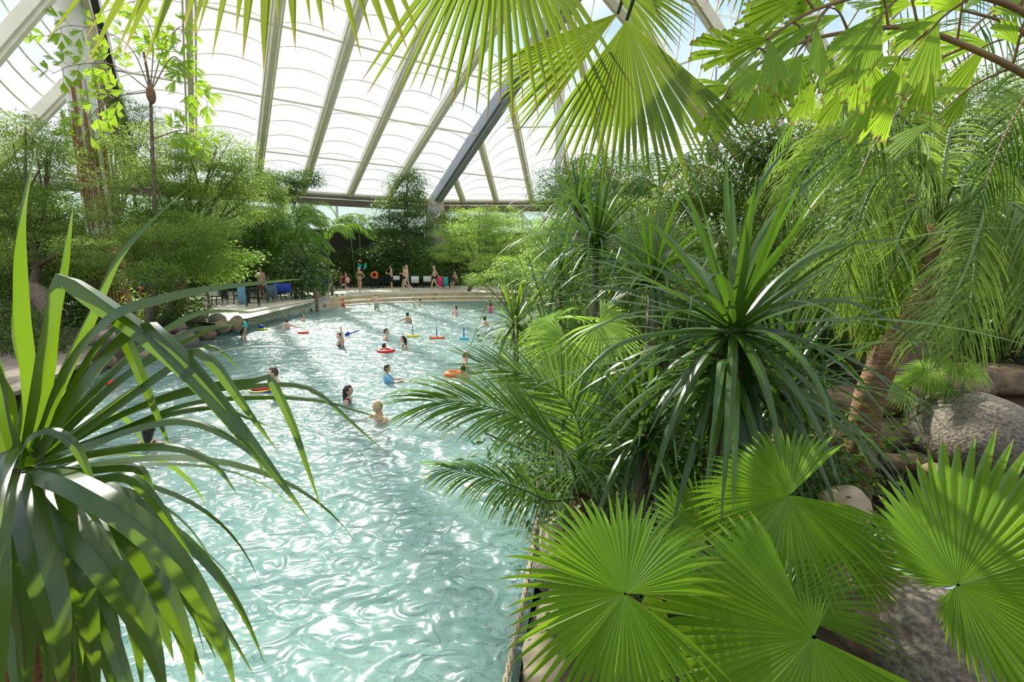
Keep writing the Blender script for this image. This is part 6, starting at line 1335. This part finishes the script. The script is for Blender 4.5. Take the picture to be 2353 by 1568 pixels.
q = tpos[5] + A(.05, .3, .725); t = thing('water_bottle', 'clear bottle standing on the left terrace table', 'bottle', q)
MB().tube([q, q + A(0, 0, .2), q + A(0, 0, .26), q + A(0, 0, .32)], [.045, .045, .02, .018], 12).build('body', M['whiteplastic'], t); MB().tube([q + A(0, 0, .32), q + A(0, 0, .345)], .02, 10).build('cap', M['blue'], t)
# the cup in the walking man's hand
p = Wz(901, 668, .52) + A(-.34, -.05, .0); o = tag(LMB().tube([[0, 0, 0], [0, 0, .11]], [.03, .04], 12).build('paper_cup', M['whitecloth']), 'white paper cup in the hand of the man in black trunks', 'cup'); o.location = Vector([float(q) for q in (p[0], p[1], 1.74)])
# rope fence at the end of the flagstone wall
posts = [Wz(729, 716, .0), Wz(764, 682, .52)]
for i, (q, h_) in enumerate(zip(posts, (1.25, 1.1))):
    z0 = (-.3, .5)[i]; o = tag(LMB().tube([[0, 0, 0], [0, 0, h_ + (.3 if i == 0 else 0)]], .09, 8).build('fence_post', M['bark']), ['dark wooden post standing in the water at the end of the flagstone wall', 'dark wooden post on the terrace at the other end of the rope'][i], 'post'); o.location = Vector((float(q[0]), float(q[1]), z0))
a, b = posts[0] + A(0, 0, 1.0), posts[1] + A(0, 0, .85); tag(MB().tube(spline([a, (a + b) / 2 - A(0, 0, .55), b], 20), .05, 8).build('barrier_rope', M['rope']), 'thick pale rope sagging between the two dark posts', 'rope')
# rope along the right pool rim
rp = [Wz(1165, 1600, .15), Wz(1200, 1430, .12), Wz(1225, 1300, .12), Wz(1240, 1200, .12), Wz(1262, 1120, .15)]
P = spline([q - A(.03, 0, 0) for q in rp], 90); m = MB()
for k in range(3):
    a = np.linspace(0, 60, 90) + k * 2.094; m.tube(P + np.c_[np.cos(a) * .012, np.zeros(90), np.sin(a) * .012], .012, 6, cap=False)
tag(m.build('mooring_rope', M['rope']), 'twisted grey rope lying along the right pool rim', 'rope')
# turquoise winged ornaments
for (u, v, d, lb) in ((340, 648, 17.2, 'turquoise winged garden ornament with red top right of the bamboo mast'), (833, 614, 36, 'turquoise winged garden ornament among the shrubs behind the terrace')):
    c = W(u, v, d); g0 = float(ground_h(c[0], c[1])); t = thing('winged_ornament', lb, 'ornament', (c[0], c[1], g0))
    MB().tube([[c[0], c[1], g0], c + A(0, 0, -.1)], .035, 8).build('pole', M['darkmetal'], t); MB().ell(c, (.10, .10, .26), 12, 8).build('body', M['black'], t); MB().ell(c + A(-.15, 0, .45), (.16, .1, .06), 12, 6).build('crest', M['red'], t)
    for s_ in (-1, 1):
        P, sd, ww, fo = blade([c + A(0, 0, -.15), c + A(s_ * .18, 0, .05), c + A(s_ * .34, -.03, .36)], .24, 12, up=A(0, -1, .1), fold=.1); MB().ribbon(P[None], sd[None], ww[None], fo[None]).build('wing', M['turquoise'], t)
# low beige kiosk wall and old trunk on the left bank
p = Wz(300, 722, .5); tag(MB().box(p + A(.1, 2.2, .35), (1.8, .25, .75)).build('planter_wall', M['beige'], smooth=False), 'low beige planter wall right of the bamboo-clad mast', 'wall')
a, b = W(75, 670, 13.5), W(130, 730, 13.0); tag(MB().tube(spline([a, (a + b) / 2 + A(0, 0, .1), b], 10), [.28, .3, .29, .27, .26, .25, .25, .26, .27, .27], 10).build('driftwood_log', M['bark']), 'weathered log lying slantwise behind the left blades', 'log')
